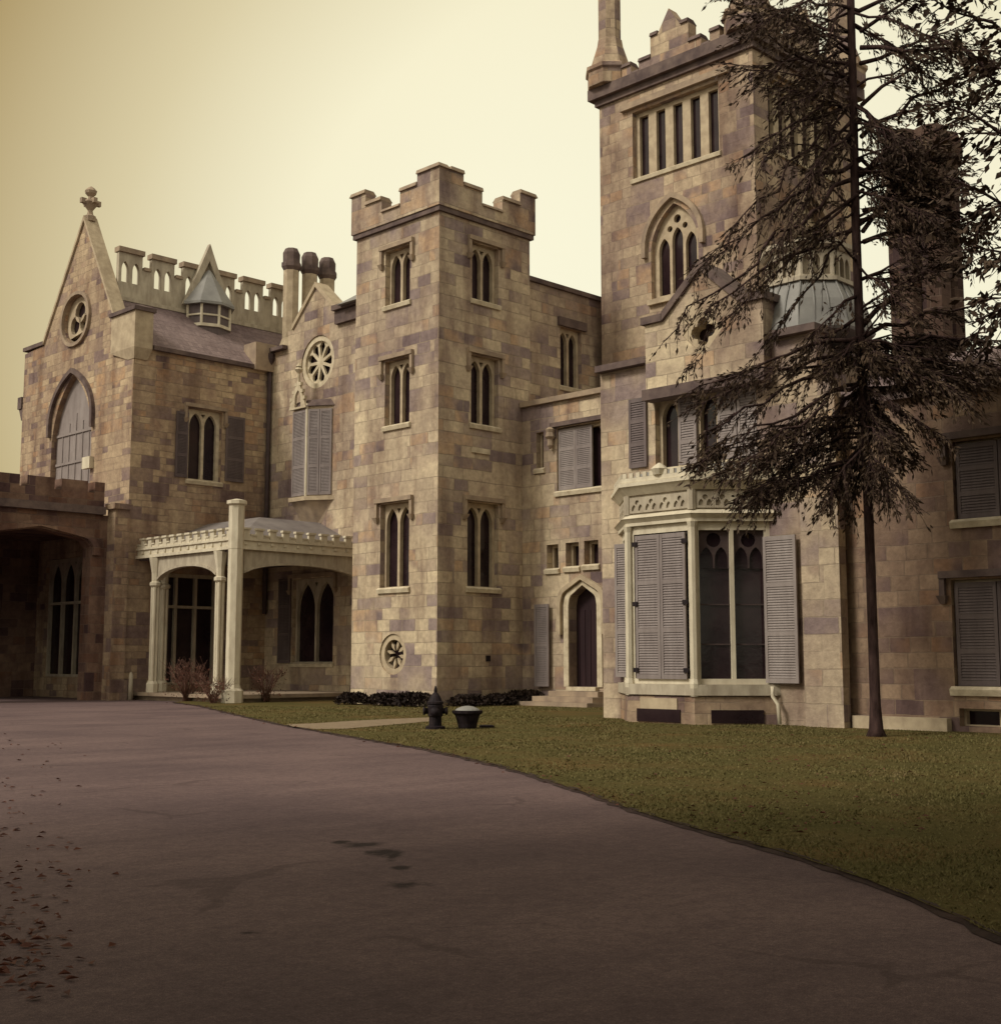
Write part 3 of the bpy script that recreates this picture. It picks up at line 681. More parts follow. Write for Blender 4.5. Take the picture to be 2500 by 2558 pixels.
mb.box(A_g, vb_r - 0.1, gr - 0.09, z_right + 0.002, z_right + 0.16, -0.6, 0.22)
build_each(mb, 'coping', M['coping'], blk)
# slate roof behind the gable
mb = MB(); mb.panel(FA(U_G + 6.5), [(gc - gfo - 1.2, gsh - 1.0), (gc + gfo + 1.2, gsh - 1.0), (gc, z_ap - 0.15)], [], 0.05, 6.0); mb.build('roof', M['slate'], blk)
# octagonal metal roof carrying a pale traceried lantern, right of the gable
uo = U_G + 1.35; A_m = FA(uo); vo = A_m.pick(1538, 600)[0]; A_f = FA(U_G + 0.5)
mz0 = z_right + 0.165; mz1 = A_f.pick(1540, 531)[1]; mz2 = A_f.pick(1540, 468)[1]
mb = MB(); mb.lathe((uo, vo), [(1.45, mz0), (1.48, mz0 + .06), (1.25, mz0 + (mz1 - mz0) * .62), (1.0, mz1)], 8, math.pi / 8)
for k in range(24):
    a = math.pi / 8 + k * math.pi / 12; c8 = math.cos(math.pi / 8) / math.cos(((a - math.pi / 8) % (math.pi / 4)) - math.pi / 8)
    mb.tube([(uo + r_8 * c8 * math.cos(a), vo + r_8 * c8 * math.sin(a), z_8) for r_8, z_8 in ((1.45, mz0 + .08), (1.26, mz0 + (mz1 - mz0) * .62 + .02), (1.01, mz1 + .01))], [.022] * 3, 4)
mb.build('metal_roof', M['lead'], blk)
mb = MB(); mb.lathe((uo, vo), [(.86, mz1 - .02), (.86, mz2 - .02)], 8, math.pi / 8)
for k in range(8):
    a = k * math.pi / 4; nx, ny = math.cos(a), math.sin(a); pl = Plane((uo + nx * .87, vo + ny * .87), (-ny, nx), (nx, ny)); hw_ = 0.37
    mb.panel(pl, rectp(-hw_, hw_, mz1 + .003, mz2), [lancet(-hw_ + .05 + q_ * .23, -hw_ + .23 + q_ * .23, mz1 + .16, mz2 - .12) for q_ in range(3)], -0.06, 0.02)
mb.lathe((uo, vo), [(1.08, mz1 + .003), (1.08, mz1 + .09)], 8, math.pi / 8); mb.lathe((uo, vo), [(1.02, mz2 + .003), (1.1, mz2 + .08), (1.1, mz2 + .18), (.95, mz2 + .24)], 8, math.pi / 8)
mb.build('roof_lantern', M['paint_grey'], blk)
# flat buttress and plinth to the right of the bay
mb = MB(); mb.prism([(U_G - 0.28, vb_r + 0.35), (U_G - 0.003, vb_r + 0.35), (U_G - 0.003, vb_r - 0.55), (U_G - 0.28, vb_r - 0.55)], 0, z_right - 1.2); mb.build('buttress', M['stone'], blk)

# low wing further right
A_w = FA(U_G + 0.15); vw1 = vb_r - 0.003; vw0 = A_w.pick(2060, 1100)[0]
z_w = A_w.pick(1800, 748)[1]
ww_ = Wall(A_w, rectp(vw0, vw1, 0, z_w))
q1 = A_w.rect(1812, 1985, 1100, 1310); window(ww_, q1, lights=2, arched=False, hooded=True, drop=0.3, hood_mat='coping', deep=0.16, head=False,
     shutters=[(q1[0] + 0.04, (q1[0] + q1[1]) / 2 - 0.01, q1[2] + 0.04, q1[3] - 0.05, -0.12, 'shutter_dark'), ((q1[0] + q1[1]) / 2 + 0.01, q1[1] - 0.04, q1[2] + 0.04, q1[3] - 0.05, -0.12, 'shutter_dark')])
q2 = A_w.rect(1812, 1985, 830, 985); window(ww_, q2, lights=2, arched=False, hooded=True, drop=0.3, hood_mat='coping', deep=0.16, head=False,
     shutters=[(q2[0] + 0.04, (q2[0] + q2[1]) / 2 - 0.01, q2[2] + 0.04, q2[3] - 0.05, -0.12, 'shutter_dark'), ((q2[0] + q2[1]) / 2 + 0.01, q2[1] - 0.04, q2[2] + 0.04, q2[3] - 0.05, -0.12, 'shutter_dark')])
q3 = A_w.rect(1825, 1975, 1350, 1385); window(ww_, q3, lights=2, arched=False, hooded=False, sill=False, deep=0.2, head=False, margin=0.05)
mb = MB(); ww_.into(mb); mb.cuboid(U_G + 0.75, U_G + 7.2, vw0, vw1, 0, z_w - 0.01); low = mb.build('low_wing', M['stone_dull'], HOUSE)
mb = MB(); mb.box(A_w, vw0, vw1, z_w + 0.002, z_w + 0.2, -0.55, 0.16); mb.build('coping', M['coping'], low)
mb = MB(); mb.hexa([(U_G - 0.1, vw0, z_w + 0.21), (U_G + 7.2, vw0, z_w + 0.21), (U_G + 7.2, vw1 - .01, z_w + 0.21), (U_G - 0.1, vw1 - .01, z_w + 0.21),
                    (U_G + 3.4, vw0, z_w + 1.6), (U_G + 3.6, vw0, z_w + 1.6), (U_G + 3.6, vw1 - .01, z_w + 1.6), (U_G + 3.4, vw1 - .01, z_w + 1.6)]); mb.build('roof', M['slate'], low)
mb = MB(); q = A_w.rect(1680, 1810, 1361, 1385); mb.box(A_w, q[0], vw1 - 0.6, 0, 0.28, 0.002, 0.2); mb.build('plinth', M['trim'], low)
# clustered chimney stack behind the low wing
cc = at_dist(1762, 600, 34); zt_ = at_dist(1762, 262, 34).z; zb_ = z_w - 1
mb = MB(); mb.lathe((cc.x, cc.y), [(1.75, zb_), (1.7, zb_ + 1.6), (1.2, zb_ + 2.9), (1.05, zb_ + 3.2), (1.05, zb_ + 3.5)], 8, math.pi / 8)
chs = mb.build('chimney_stack', M['stone_black'], HOUSE)
for k in range(5):
    a = 2 * math.pi * k / 5 + 0.3; c2 = (cc.x + 0.62 * math.cos(a), cc.y + 0.62 * math.sin(a))
    mb = MB(); mb.lathe(c2, [(0.42, zb_ + 3.502), (0.38, zb_ + 3.9), (0.38, zt_ - 0.9), (0.52, zt_ - 0.6), (0.52, zt_ - 0.3), (0.40, zt_)], 8); mb.build('chimney_shaft', M['stone_black'], chs)

# ------------------------------------------------------------------ the bay window itself
Fb = FA(U_BAY)
vfl = Fb.pick(1198, 1250)[0]; vfr = Fb.pick(1321, 1250)[0]; GD = U_G - U_BAY
def fp(d=0.0):
    return [(U_G - 0.003, vfl + GD + d * 1.414), (U_BAY - d, vfl + d * 0.414), (U_BAY - d, vfr - d * 0.414), (U_G - 0.003, vfr - GD - d * 1.414)]
Cb = Plane((U_BAY, vfr), (1, -1), (-1, -1)); Cl = Plane((U_BAY, vfl), (1, 1), (-1, 1)); SL = GD * 1.414
z_sill = Fb.pick(1258, 1300)[1]; z_head = Fb.pick(1258, 1008)[1]; z_lc0 = Fb.pick(1258, 997)[1]; z_lc1 = Fb.pick(1258, 983)[1]
z_uc0 = Fb.pick(1255, 938)[1]; z_uc1 = Fb.pick(1255, 922)[1]; z_cr = Fb.pick(1250, 903)[1]
z_pl = Fb.pick(1258, 1322)[1]
mb = MB(); mb.prism(fp(0.06), 0.0, 0.62); mb.prism(fp(0.0), 0.622, z_pl); mb.prism(fp(0.10), 0.56 + 0.08, 0.72)
base = mb.build('bay_window', M['stone_small'], HOUSE)
mb = MB(); mb.prism(fp(0.11), z_pl + 0.002, z_sill - 0.02); mb.build('sill', M['paint_grey'], base)
# basement lights
for pl, a, b_ in ((Fb, *sorted((Fb.pick(1216, 1365)[0], Fb.pick(1298, 1365)[0]))), (Cb, Cb.pick(1352, 1370)[0], Cb.pick(1452, 1370)[0])):
    mb = MB(); mb.box(pl, a, b_, 0.06, 0.34, 0.062, 0.09); w_ = mb.build('basement_window', M['glass'], base)
mb = MB(); q = Fb.rect(1222, 1292, 1328, 1350); mb.box(Fb, q[0], q[1], q[2], q[3], 0.062, 0.085); mb.build('stone_panel', M['trim'], base)
# frames
zt = z_lc0 - 0.002; zs_ = z_sill - 0.018
def face(pl, s0, s1, lights, closed):
    mb = MB(); mg = 0.14; mu = 0.09
    holes = []
    lw = (s1 - s0 - 2 * mg - (lights - 1) * mu) / lights
    for i in range(lights):
        a = s0 + mg + i * (lw + mu)
        holes.append(rectp(a, a + lw, zs_ + 0.12, z_head - 0.06))
    mb.panel(pl, rectp(s0, s1, zs_, zt), holes, -0.14, -0.02)
    fr = mb.build('window_frame', M['paint'], base)
    g_ = MB(); g_.box(pl, s0 + 0.03, s1 - 0.03, zs_ + 0.05, zt - 0.05, -0.19, -0.142); g_.build('pane', M['glass'], base)
    if not closed:      # gothic heads inside each light
        tr = MB()
        for i in range(lights):
            a = s0 + mg + i * (lw + mu); zh = z_head - 0.06; zq = zh - lw * 1.1
            ou = rectp(a, a + lw, zq - 0.1, zh)
            tr.panel(pl, ou, [lancet(a + 0.03, a + lw / 2 - 0.02, zq - 0.098, zh - lw * 0.55), lancet(a + lw / 2 + 0.02, a + lw - 0.03, zq - 0.098, zh - lw * 0.55), circle(a + lw / 2, zh - lw * 0.32, lw * 0.24, 12)], -0.138, -0.10)
            for kk in (0.33, 0.66):
                zz = zs_ + (zq - zs_) * kk; tr.box(pl, a, a + lw, zz - 0.015, zz + 0.015, -0.136, -0.11)
        build_each(tr, 'tracery', M['pipe'], base)
    return fr
face(Fb, vfr, vfl, 1, True); face(Cb, 0, SL, 2, False); face(Cl, 0, SL, 2, False)
# corner posts
for p in ((U_BAY, vfl), (U_BAY, vfr), ):
    mb = MB(); mb.lathe(p, [(0.11, 0.63), (0.11, z_pl), (0.125, z_sill), (0.095, z_sill + 0.1), (0.095, z_head), (0.13, z_lc0 - .003)], 8, math.pi / 8); mb.build('post', M['paint'], base)
# closed pair of shutters on the front
q = Fb.rect(1211, 1306, 1016, 1292); cx_ = (q[0] + q[1]) / 2
for a, b_ in ((q[0], cx_ - 0.006), (cx_ + 0.006, q[1])):
    mb = MB(); shutter_mb(mb, Fb, a, b_, q[2], q[3], -0.01, 2); sh = mb.build('shutter', M['shutter'], base)
    hg = MB()
    for f in (0.06, 0.52, 0.94):
        z = q[2] + (q[3] - q[2]) * f; e_ = a if a == q[0] else b_; s_ = 1 if a == q[0] else -1
        hg.box(Fb, min(e_ - 0.07 * s_, e_ + 0.07 * s_), max(e_ - 0.07 * s_, e_ + 0.07 * s_), z - 0.05, z + 0.05, 0.041, 0.07)
    build_each(hg, 'hinge', M['iron'], sh)
# open shutters flat to the wall on the right, folded back on the left
Aw = FA(U_G - 0.10); q = Aw.rect(1456, 1518, 1019, 1300)
mb = MB(); shutter_mb(mb, Aw, q[0], q[1], q[2], q[3], 0.0, 2); mb.build('shutter', M['shutter'], base)
q = Aw.rect(1172, 1197, 1035, 1288); mb = MB(); shutter_mb(mb, Aw, q[0] - 0.05, q[1], q[2], q[3], 0.0, 2); mb.build('shutter', M['shutter'], base)
# entablature
mb = MB(); mb.prism(fp(0.07), z_lc0, z_lc0 + 0.07); mb.prism(fp(0.07), z_lc0 + 0.072, z_lc1, fp(0.15)); mb.prism(fp(0.16), z_lc1 + .002, z_lc1 + 0.09, fp(0.05)); mb.build('lower_cornice', M['paint'], base)
mb = MB(); mb.prism(fp(0.0), z_lc1 + 0.092, z_uc0); 
for pl, s0, s1 in ((Fb, vfr, vfl), (Cb, 0, SL), (Cl, 0, SL)):
    zz0, zz1 = z_lc1 + 0.13, z_uc0 - 0.05; n = 4; ww = (s1 - s0 - 0.2) / n
    hs = []
    for k in range(n):
        a = s0 + 0.1 + ww * k
        hs += [lancet(a + 0.04, a + ww / 2 - 0.03, zz0 + 0.05, zz1 - 0.16), lancet(a + ww / 2 + 0.03, a + ww - 0.04, zz0 + 0.05, zz1 - 0.16), circle(a + ww / 2, zz1 - 0.12, 0.06, 10)]
    mb.panel(pl, rectp(s0 + 0.03, s1 - 0.03, zz0, zz1), hs, 0.003, 0.045)
for p in ((U_BAY, vfl), (U_BAY, vfr)): mb.lathe(p, [(0.10, z_lc1 + 0.095), (0.10, z_uc0 - .003)], 8)
mb.build('frieze', M['paint_grey'], base)
mb = MB(); mb.prism(fp(0.05), z_uc0 + .002, z_uc1, fp(0.20)); mb.prism(fp(0.22), z_uc1 + .002, z_uc1 + 0.08); mb.prism(fp(0.18), z_uc1 + 0.082, z_uc1 + 0.13, fp(0.1)); mb.build('upper_cornice', M['paint'], base)
mb = MB()
pts = fp(0.16)
for (a, b_) in zip(pts, pts[1:]):
    a = Vector((*a, 0)); b_ = Vector((*b_, 0)); Ln = (b_ - a).length; d = (b_ - a).normalized(); n = max(3, int(Ln / 0.19))
    nrm = Vector((d.y, -d.x, 0)); nrm = nrm if nrm.x < 0 or nrm.y < 0 else -nrm
    pl = Plane((a.x, a.y), (d.x, d.y), (nrm.x, nrm.y))
    mb.box(pl, 0.0, Ln, z_uc1 + 0.10, z_uc1 + 0.20, -0.04, 0.0)
    for k in range(n):
        s_ = Ln * (k + 0.5) / n; mb.box(pl, s_ - 0.055, s_ + 0.055, z_uc1 + 0.203, z_cr + 0.08, -0.038, -0.002)
cm_ = (vfl + vfr) / 2
mb.lathe((U_BAY - 0.1, cm_ - 0.1), [(0.14, z_uc1 + 0.204), (0.20, z_cr + 0.1), (0.14, z_cr + 0.16), (0.03, z_cr + 0.24)], 10)
mb.build('cresting', M['paint'], base)
mb = MB(); mb.prism(fp(0.1), z_uc1 + 0.132, z_uc1 + 0.5, [(U_G - .003, vfl + GD * 0.6), (U_G - 0.3, vfl), (U_G - 0.3, vfr), (U_G - .003, vfr - GD * 0.6)]); mb.build('roof', M['lead'], base)
# white downspout at the foot of the bay
p0 = at_dist(1474, 1300, (U_G * 1.414) / 1.21); 
pw = [Aw.pick(1475, 1306), Aw.pick(1476, 1325), Aw.pick(1486, 1340), Aw.pick(1489, 1378)]
mb = MB(); mb.tube([Aw.pt(s_, max(z_, 0.02), 0.12) for s_, z_ in pw], [0.045] * 4, 8); mb.build('downspout', M['paint'], blk)

# ================================================================== ROSE WALL with oriel
A_r = FA(U_W)
vr1 = V_P; vr0 = A_r.pick(690, 900)[0] - 2.2
zl_ = A_r.pick(530, 669)[1]; zr_ = A_r.pick(655, 590)[1]; ga = A_r.pick(602, 546); gL = A_r.pick(558, 628); gR = A_r.pick(641, 590)
wr = Wall(A_r, [(vr0, 0), (vr1, 0), (vr1, zl_), (gL[0] + 0.35, zl_), (gL[0] + 0.35, gL[1]), (gL[0], gL[1]), ga, gR, (gR[0], zr_), (vr0, zr_)])
oculus(wr, 604, 688, 50, 0.80, 9)
rw = A_r.rect(556, 634, 1100, 1262); rw = (rw[0], rw[1], rw[2], rw[3])
window(wr, rw, lights=2, frame_mat='paint_grey', shutters=[(rw[1] + 0.05, rw[1] + 0.85, rw[2], rw[3] + 0.05, 0.02, 'shutter_dark')])
mb = MB(); wr.into(mb); mb.cuboid(U_W + 0.55, U_W + 6, vr0, vr1 + 2.2, 0, min(zl_, zr_) - 0.4); rose = mb.build('rose_wall', M['stone'], HOUSE)
mb = MB()
for (a, b_) in ((gL, ga), (ga, gR)):
    mb.hexa([A_r.pt(a[0], a[1] + .002, -0.55), A_r.pt(b_[0], b_[1] + .002, -0.55), A_r.pt(b_[0], b_[1] + .002, 0.08), A_r.pt(a[0], a[1] + .002, 0.08),
             A_r.pt(a[0], a[1] + 0.2, -0.55), A_r.pt(b_[0], b_[1] + 0.2, -0.55), A_r.pt(b_[0], b_[1] + 0.2, 0.08), A_r.pt(a[0], a[1] + 0.2, 0.08)])
build_each(mb, 'gable_coping', M['trim'], rose)
mb = MB(); mb.box(A_r, gL[0] + 0.36, vr1 - 0.003, zl_ + .002, zl_ + 0.15, -0.55, 0.25); mb.box(A_r, vr0, gR[0] - 0.02, zr_ + .002, zr_ + 0.2, -0.55, 0.3)
mb.box(A_r, vr0, gR[0] - 0.05, zr_ - 0.5, zr_ - 0.02, 0.003, 0.16); build_each(mb, 'coping', M['coping'], rose)
# oriel with shutters
OD = 0.55; Fo = FA(U_W - OD)
of0 = Fo.pick(583, 870)[0]; of1 = Fo.pick(556, 870)[0]
def fo(d=0.0): return [(U_W - .003, of1 + 0.3 + d), (U_W - OD - d, of1 + d * 0.7), (U_W - OD - d, of0 - d * 0.414), (U_W - .003, of0 - OD - 0.35 - d * 1.2)]
Co = Plane((U_W - OD, of0), (OD, -OD - 0.35), (-OD - 0.35, -OD)); SLo = math.hypot(OD, OD + 0.35)
zo0 = Fo.pick(575, 945)[1]; zo1 = Fo.pick(575, 775)[1]
mb = MB(); mb.prism(fo(-0.02), zo0, zo1); ori = mb.build('oriel_window', M['trim'], HOUSE)
mb = MB(); mb.prism(fo(0.10), zo0 - 0.16, zo0 - 0.002); mb.build('sill', M['trim'], ori)
mb = MB(); mb.prism([(U_W - .003, of1), (U_W - 0.05, of1 - .1), (U_W - 0.05, of0 - 0.1), (U_W - .003, of0 - 0.3)], zo0 - 1.0, zo0 - 0.162, fo(0.0)); mb.build('corbel', M['coping_light'], ori)
for pl, s0, s1 in ((Fo, of0 + 0.05, of1 - 0.03), (Co, 0.05, SLo * 0.48), (Co, SLo * 0.5, SLo - 0.05)):
    mb = MB(); shutter_mb(mb, pl, s0, s1, zo0 + 0.04, zo1 - 0.12, -0.015, 2); mb.build('shutter', M['shutter'], ori)
mb = MB(); mb.lathe((U_W - OD, of0), [(0.06, zo0), (0.06, zo1 + 0.1)], 8); mb.build('corner_post', M['paint'], ori)
mb = MB(); mb.prism(fo(0.08), zo1 + .002, zo1 + 0.28, fo(-0.15)); mb.build('oriel_hood', M['coping'], ori)
oc = (of0 + of1) / 2; zpk_ = Fo.pick(568, 722)[1]
mb = MB(); mb.panel(Fo, [(of0 - 0.05, zo1 - 0.05), (of1 + 0.12, zo1 - 0.05), (oc + 0.03, zpk_)], [lancet(oc - 0.17, oc + 0.2, zo1 + 0.02, zo1 + (zpk_ - zo1) * 0.6)], 0.02, 0.12)
for f in (0.25, 0.5, 0.75):
    for sgn, e_ in ((-1, of0 - 0.05), (1, of1 + 0.12)):
        s_ = e_ + (oc + 0.03 - e_) * f; z_ = zo1 + (zpk_ - zo1) * f; mb.box(Fo, s_ - 0.07, s_ + 0.07, z_, z_ + 0.13, 0.01, 0.13)
p_ = Fo.pt(oc + 0.03, 0, 0.07); zf_ = Fo.pick(568, 692)[1]
mb.lathe((p_.x, p_.y), [(0.05, zpk_ - 0.1), (0.05, zpk_ + 0.2), (0.17, zpk_ + 0.35), (0.07, zpk_ + 0.5), (0.14, zf_ - 0.15), (0.02, zf_)], 8); mb.build('crocketed_gable', M['trim_pale'], ori)
# three octagonal chimney shafts
B_c = FB(V_P + 0.9)
for xc, yt_ in ((555, 474), (590, 482), (623, 492)):
    s_, zt_ = B_c.pick(xc, yt_); r_ = 0.36
    mb = MB(); mb.lathe((s_, V_P + 0.9), [(0.46, zl_ - 1.0), (0.46, zl_ + 0.7), (0.36, zl_ + 0.95), (0.33, zl_ + 1.05), (0.33, zt_ - 0.95)], 8, math.pi / 8); ch = mb.build('chimney', M['trim'], HOUSE)
    mb = MB(); mb.lathe((s_, V_P + 0.9), [(0.33, zt_ - 0.948), (0.42, zt_ - 0.80), (0.42, zt_ - 0.62), (0.36, zt_ - 0.60), (0.37, zt_ - 0.2), (0.27, zt_)], 8, math.pi / 8); mb.build('chimney_cap', M['coping'], ch)
mb = MB()   # pale gable slope just left of the tower
q0 = at_dist(640, 580, 47.5); q1_ = at_dist(682, 535, 47.5); mb.hexa([q0, q0 + Vector((3, 0, 0)), q0 + Vector((3, -2.6, 0)), q0 + Vector((0, -2.6, 0))] + [Vector((p.x, p.y, 0)) for p in ()] + [q0 + Vector((1.2, -1.2, q1_.z - q0.z)), q0 + Vector((1.8, -1.2, q1_.z - q0.z)), q0 + Vector((1.8, -1.4, q1_.z - q0.z)), q0 + Vector((1.2, -1.4, q1_.z - q0.z))]); mb.build('roof', M['lead'], rose)

# ================================================================== GABLED PAVILION (left)
A_p, B_p = FA(U_P), FB(V_P)
vp1 = A_p.pick(43, 780)[0]; up1 = U_W - 0.003
z_e = A_p.pick(62, 662)[1]
fl = A_p.pick(84.6, 656); ap = A_p.pick(162, 419); frt = A_p.pick(219.6, 607)
zB = B_p.pick(385, 676)[1]
z_e = (fl[1] + frt[1]) / 2
ctr = (fl[0] + frt[0]) / 2; hw = abs(fl[0] - frt[0]) / 2
wpA = Wall(A_p, [(V_P, 0), (vp1, 0), (vp1, z_e - 0.1), (ctr + hw, z_e), (ap[0], ap[1]), (ctr - hw, z_e), (V_P, z_e)])
# tall blind arch, shuttered
s0, s1, z0_, z1_ = A_p.rect(99, 174, 714, 930); z0_ = A_p.pick(137, 935)[1]
hole = lancet(s0, s1, z0_, z1_, 0.85, 10); wpA.holes.append(hole)
mb = MB(); mb.panel(A_p, [(p[0] * 0.998 + (s0 + s1) / 2 * 0.002, p[1]) for p in hole], [], -0.30, -0.22)
for k in range(1, 6):
    x_ = s0 + (s1 - s0) * k / 6; mb.box(A_p, x_ - 0.02, x_ + 0.02, z0_ + 0.1, z1_ - 1.5 - abs(k - 3) * 0.35, -0.219, -0.19)
for f in (0.25, 0.5): mb.box(A_p, s0 + 0.05, s1 - 0.05, z0_ + (z1_ - z0_) * f, z0_ + (z1_ - z0_) * f + 0.1, -0.188, -0.17)
bl = mb.build('blind_arch_shutter', M['shutter'], HOUSE)
ou = lancet(s0 - 0.22, s1 + 0.22, z1_ - 2.3, z1_ + 0.26, 0.85, 10); inn = lancet(s0 - 0.06, s1 + 0.06, z1_ - 2.3, z1_ + 0.07, 0.85, 10)
mb = MB(); mb.panel(A_p, ou[1:] + [ou[0]] + list(reversed(inn[1:] + [inn[0]])), [], 0.003, 0.15); mb.build('hood_mould', M['coping'], bl)
# vesica window in the gable
s_, z_ = A_p.pick(146, 607); rv = A_p.pick(146, 563)[1] - z_; rh = abs(A_p.pick(123, 607)[0] - s_)
def vesica(k):
    pts = []
    for i in range(12): a = math.pi * i / 12; pts.append((s_ + rh * k * math.sin(a) ** 0.9, z_ - rv * k * math.cos(a)))
    for i in range(12): a = math.pi * i / 12; pts.append((s_ - rh * k * math.sin(a) ** 0.9, z_ + rv * k * math.cos(a)))
    return pts
wpA.holes.append(vesica(1.0))
mb = MB(); mb.panel(A_p, vesica(0.995), [circle(s_, z_ + rv * 0.32, rh * 0.40, 14), circle(s_ - rh * 0.38, z_ - rv * 0.18, rh * 0.36, 14), circle(s_ + rh * 0.38, z_ - rv * 0.18, rh * 0.36, 14)], -0.3, -0.14)
ve = mb.build('trefoil_window', M['trim'], HOUSE)
mb = MB(); mb.box(A_p, s_ - rh, s_ + rh, z_ - rv, z_ + rv, -0.36, -0.31); mb.build('pane', M['glass'], ve)
v1, v2 = vesica(1.16), vesica(1.02)
mb = MB(); mb.panel(A_p, v1, [v2], 0.003, 0.12); mb.build('hood_mould', M['coping_light'], ve)
# entrance glazed screen under the porte cochere
qd = A_p.rect(84, 160, 1062, 1288); window(wpA, (qd[0], qd[1], qd[2], qd[3]), lights=3, transom=0.62, hooded=False, frame_mat='paint_grey', deep=0.15, sill=False)
# side wall
wpB = Wall(B_p, rectp(U_P + 0.5, up1, 0, zB))
q = B_p.rect(357, 421, 780, 916)
window(wpB, q, shutters=[(*B_p.rect(333, 356, 783, 908), 0.03, 'shutter_dark'), (*B_p.rect(428, 463, 793, 917), 0.03, 'shutter_dark')], frame_mat='trim_pale', margin=0.14)
q = B_p.rect(296, 412, 1092, 1288); window(wpB, (q[0], q[1], 0.5, q[3]), lights=3, transom=0.70, hooded=False, frame_mat='paint_grey', sill=False, deep=0.1, arched=False)
mb = MB(); wpA.into(mb); wpB.into(mb); mb.cuboid(U_P + 0.55, up1, V_P + 0.55, vp1 - .003, 0, zB - 0.2)
pav = mb.build('gabled_pavilion', M['stone_small'], HOUSE)
mb = MB()
for (a, b_) in (((ctr + hw, z_e), ap), (ap, (ctr - hw, z_e))):
    mb.hexa([A_p.pt(a[0], a[1] + .002, -0.5), A_p.pt(b_[0], b_[1] + .002, -0.5), A_p.pt(b_[0], b_[1] + .002, 0.08), A_p.pt(a[0], a[1] + .002, 0.08),
             A_p.pt(a[0], a[1] + 0.20, -0.5), A_p.pt(b_[0], b_[1] + 0.20, -0.5), A_p.pt(b_[0], b_[1] + 0.20, 0.08), A_p.pt(a[0], a[1] + 0.20, 0.08)])
build_each(mb, 'gable_coping', M['trim'], pav)
mb = MB(); mb.box(A_p, ctr + hw + 0.02, vp1 + 0.06, z_e + .003, z_e + 0.16, -0.55, 0.08); mb.box(A_p, ctr - hw - 1.0, ctr - hw - 0.02, z_e + .003, z_e + 0.16, -0.55, 0.08)
mb.box(A_p, vp1 + 0.06, vp1 + 0.4, z_e - 2.4, z_e - 1.9, -0.5, 0.05)
mb.hexa([A_p.pt(vp1 + .003, z_e - 2.9, -.5), A_p.pt(vp1 + 0.1, z_e - 2.9, -.5), A_p.pt(vp1 + 0.1, z_e - 2.9, 0), A_p.pt(vp1 + .003, z_e - 2.9, 0), A_p.pt(vp1 + .003, z_e - 2.402, -.5), A_p.pt(vp1 + 0.35, z_e - 2.402, -.5), A_p.pt(vp1 + 0.35, z_e - 2.402, 0), A_p.pt(vp1 + .003, z_e - 2.402, 0)])
build_each(mb, 'coping', M['coping'], pav)
pf = A_p.pt(ap[0], 0, -0.2); zz = ap[1] + 0.2; ft = A_p.pick(165, 352)[1]; hh = ft - zz
mb = MB(); mb.lathe((pf.x, pf.y), [(0.22, zz - 0.2), (0.24, zz), (0.13, zz + 0.06 * hh), (0.10, zz + 0.2 * hh), (0.22, zz + 0.33 * hh), (0.34, zz + 0.45 * hh), (0.30, zz + 0.52 * hh), (0.11, zz + 0.55 * hh), (0.10, zz + 0.66 * hh), (0.22, zz + 0.76 * hh), (0.25, zz + 0.84 * hh), (0.15, zz + 0.93 * hh), (0.03, zz + hh)], 8)
for k in range(4):
    a = k * math.pi / 2; mb.box(Plane((pf.x, pf.y), (math.cos(a), math.sin(a)), (-math.sin(a), math.cos(a))), 0.2, 0.42, zz + 0.40 * hh, zz + 0.56 * hh, -0.08, 0.08)
mb.build('finial', M['coping_light'], pav)
# corbelled corner pier
cpv = FB(V_P - 0.55)
pz0 = A_p.pick(228, 670)[1]; pz1 = A_p.pick(238, 606)[1] + 0.15
mb = MB(); a0 = U_P - 0.12; _q = FA(a0); b0 = _q.pick(256, 640)[0]; b1 = _q.pick(211, 640)[0]; a1 = FB(b0).pick(291, 640)[0]
mb.cuboid(a0, a1, b0, b1, pz0, pz1); mb.prism([(U_P - 0.02, V_P - 0.05), (a1 - .1, V_P - 0.05), (a1 - .1, V_P + 0.4), (U_P - 0.02, V_P + 0.4)], pz0 - 0.40, pz0 - .002, [(a0, b0), (a1, b0), (a1, b1), (a0, b1)])
mb.build('corner_pier', M['trim'], pav)
mb = MB(); mb.cuboid(a0 - 0.08, a1 + 0.08, b0 - 0.08, b1 + 0.08, pz1 + .002, pz1 + 0.15); mb.prism([(a0, b0), (a1, b0), (a1, b1), (a0, b1)], pz1 + 0.152, pz1 + 0.32, [(a0 + .3, b0 + .3), (a1 - .3, b0 + .3), (a1 - .3, b1 - .3), (a0 + .3, b1 - .3)]); mb.build('pier_cap', M['coping'], pav)
mb = MB(); q = B_p.rect(480, 508, 654, 690); mb.cuboid(q[0], q[1] + 0.3, V_P - 0.25, V_P + 0.6, zB - 0.2, q[3]); mb.build('end_pier', M['coping_light'], pav)
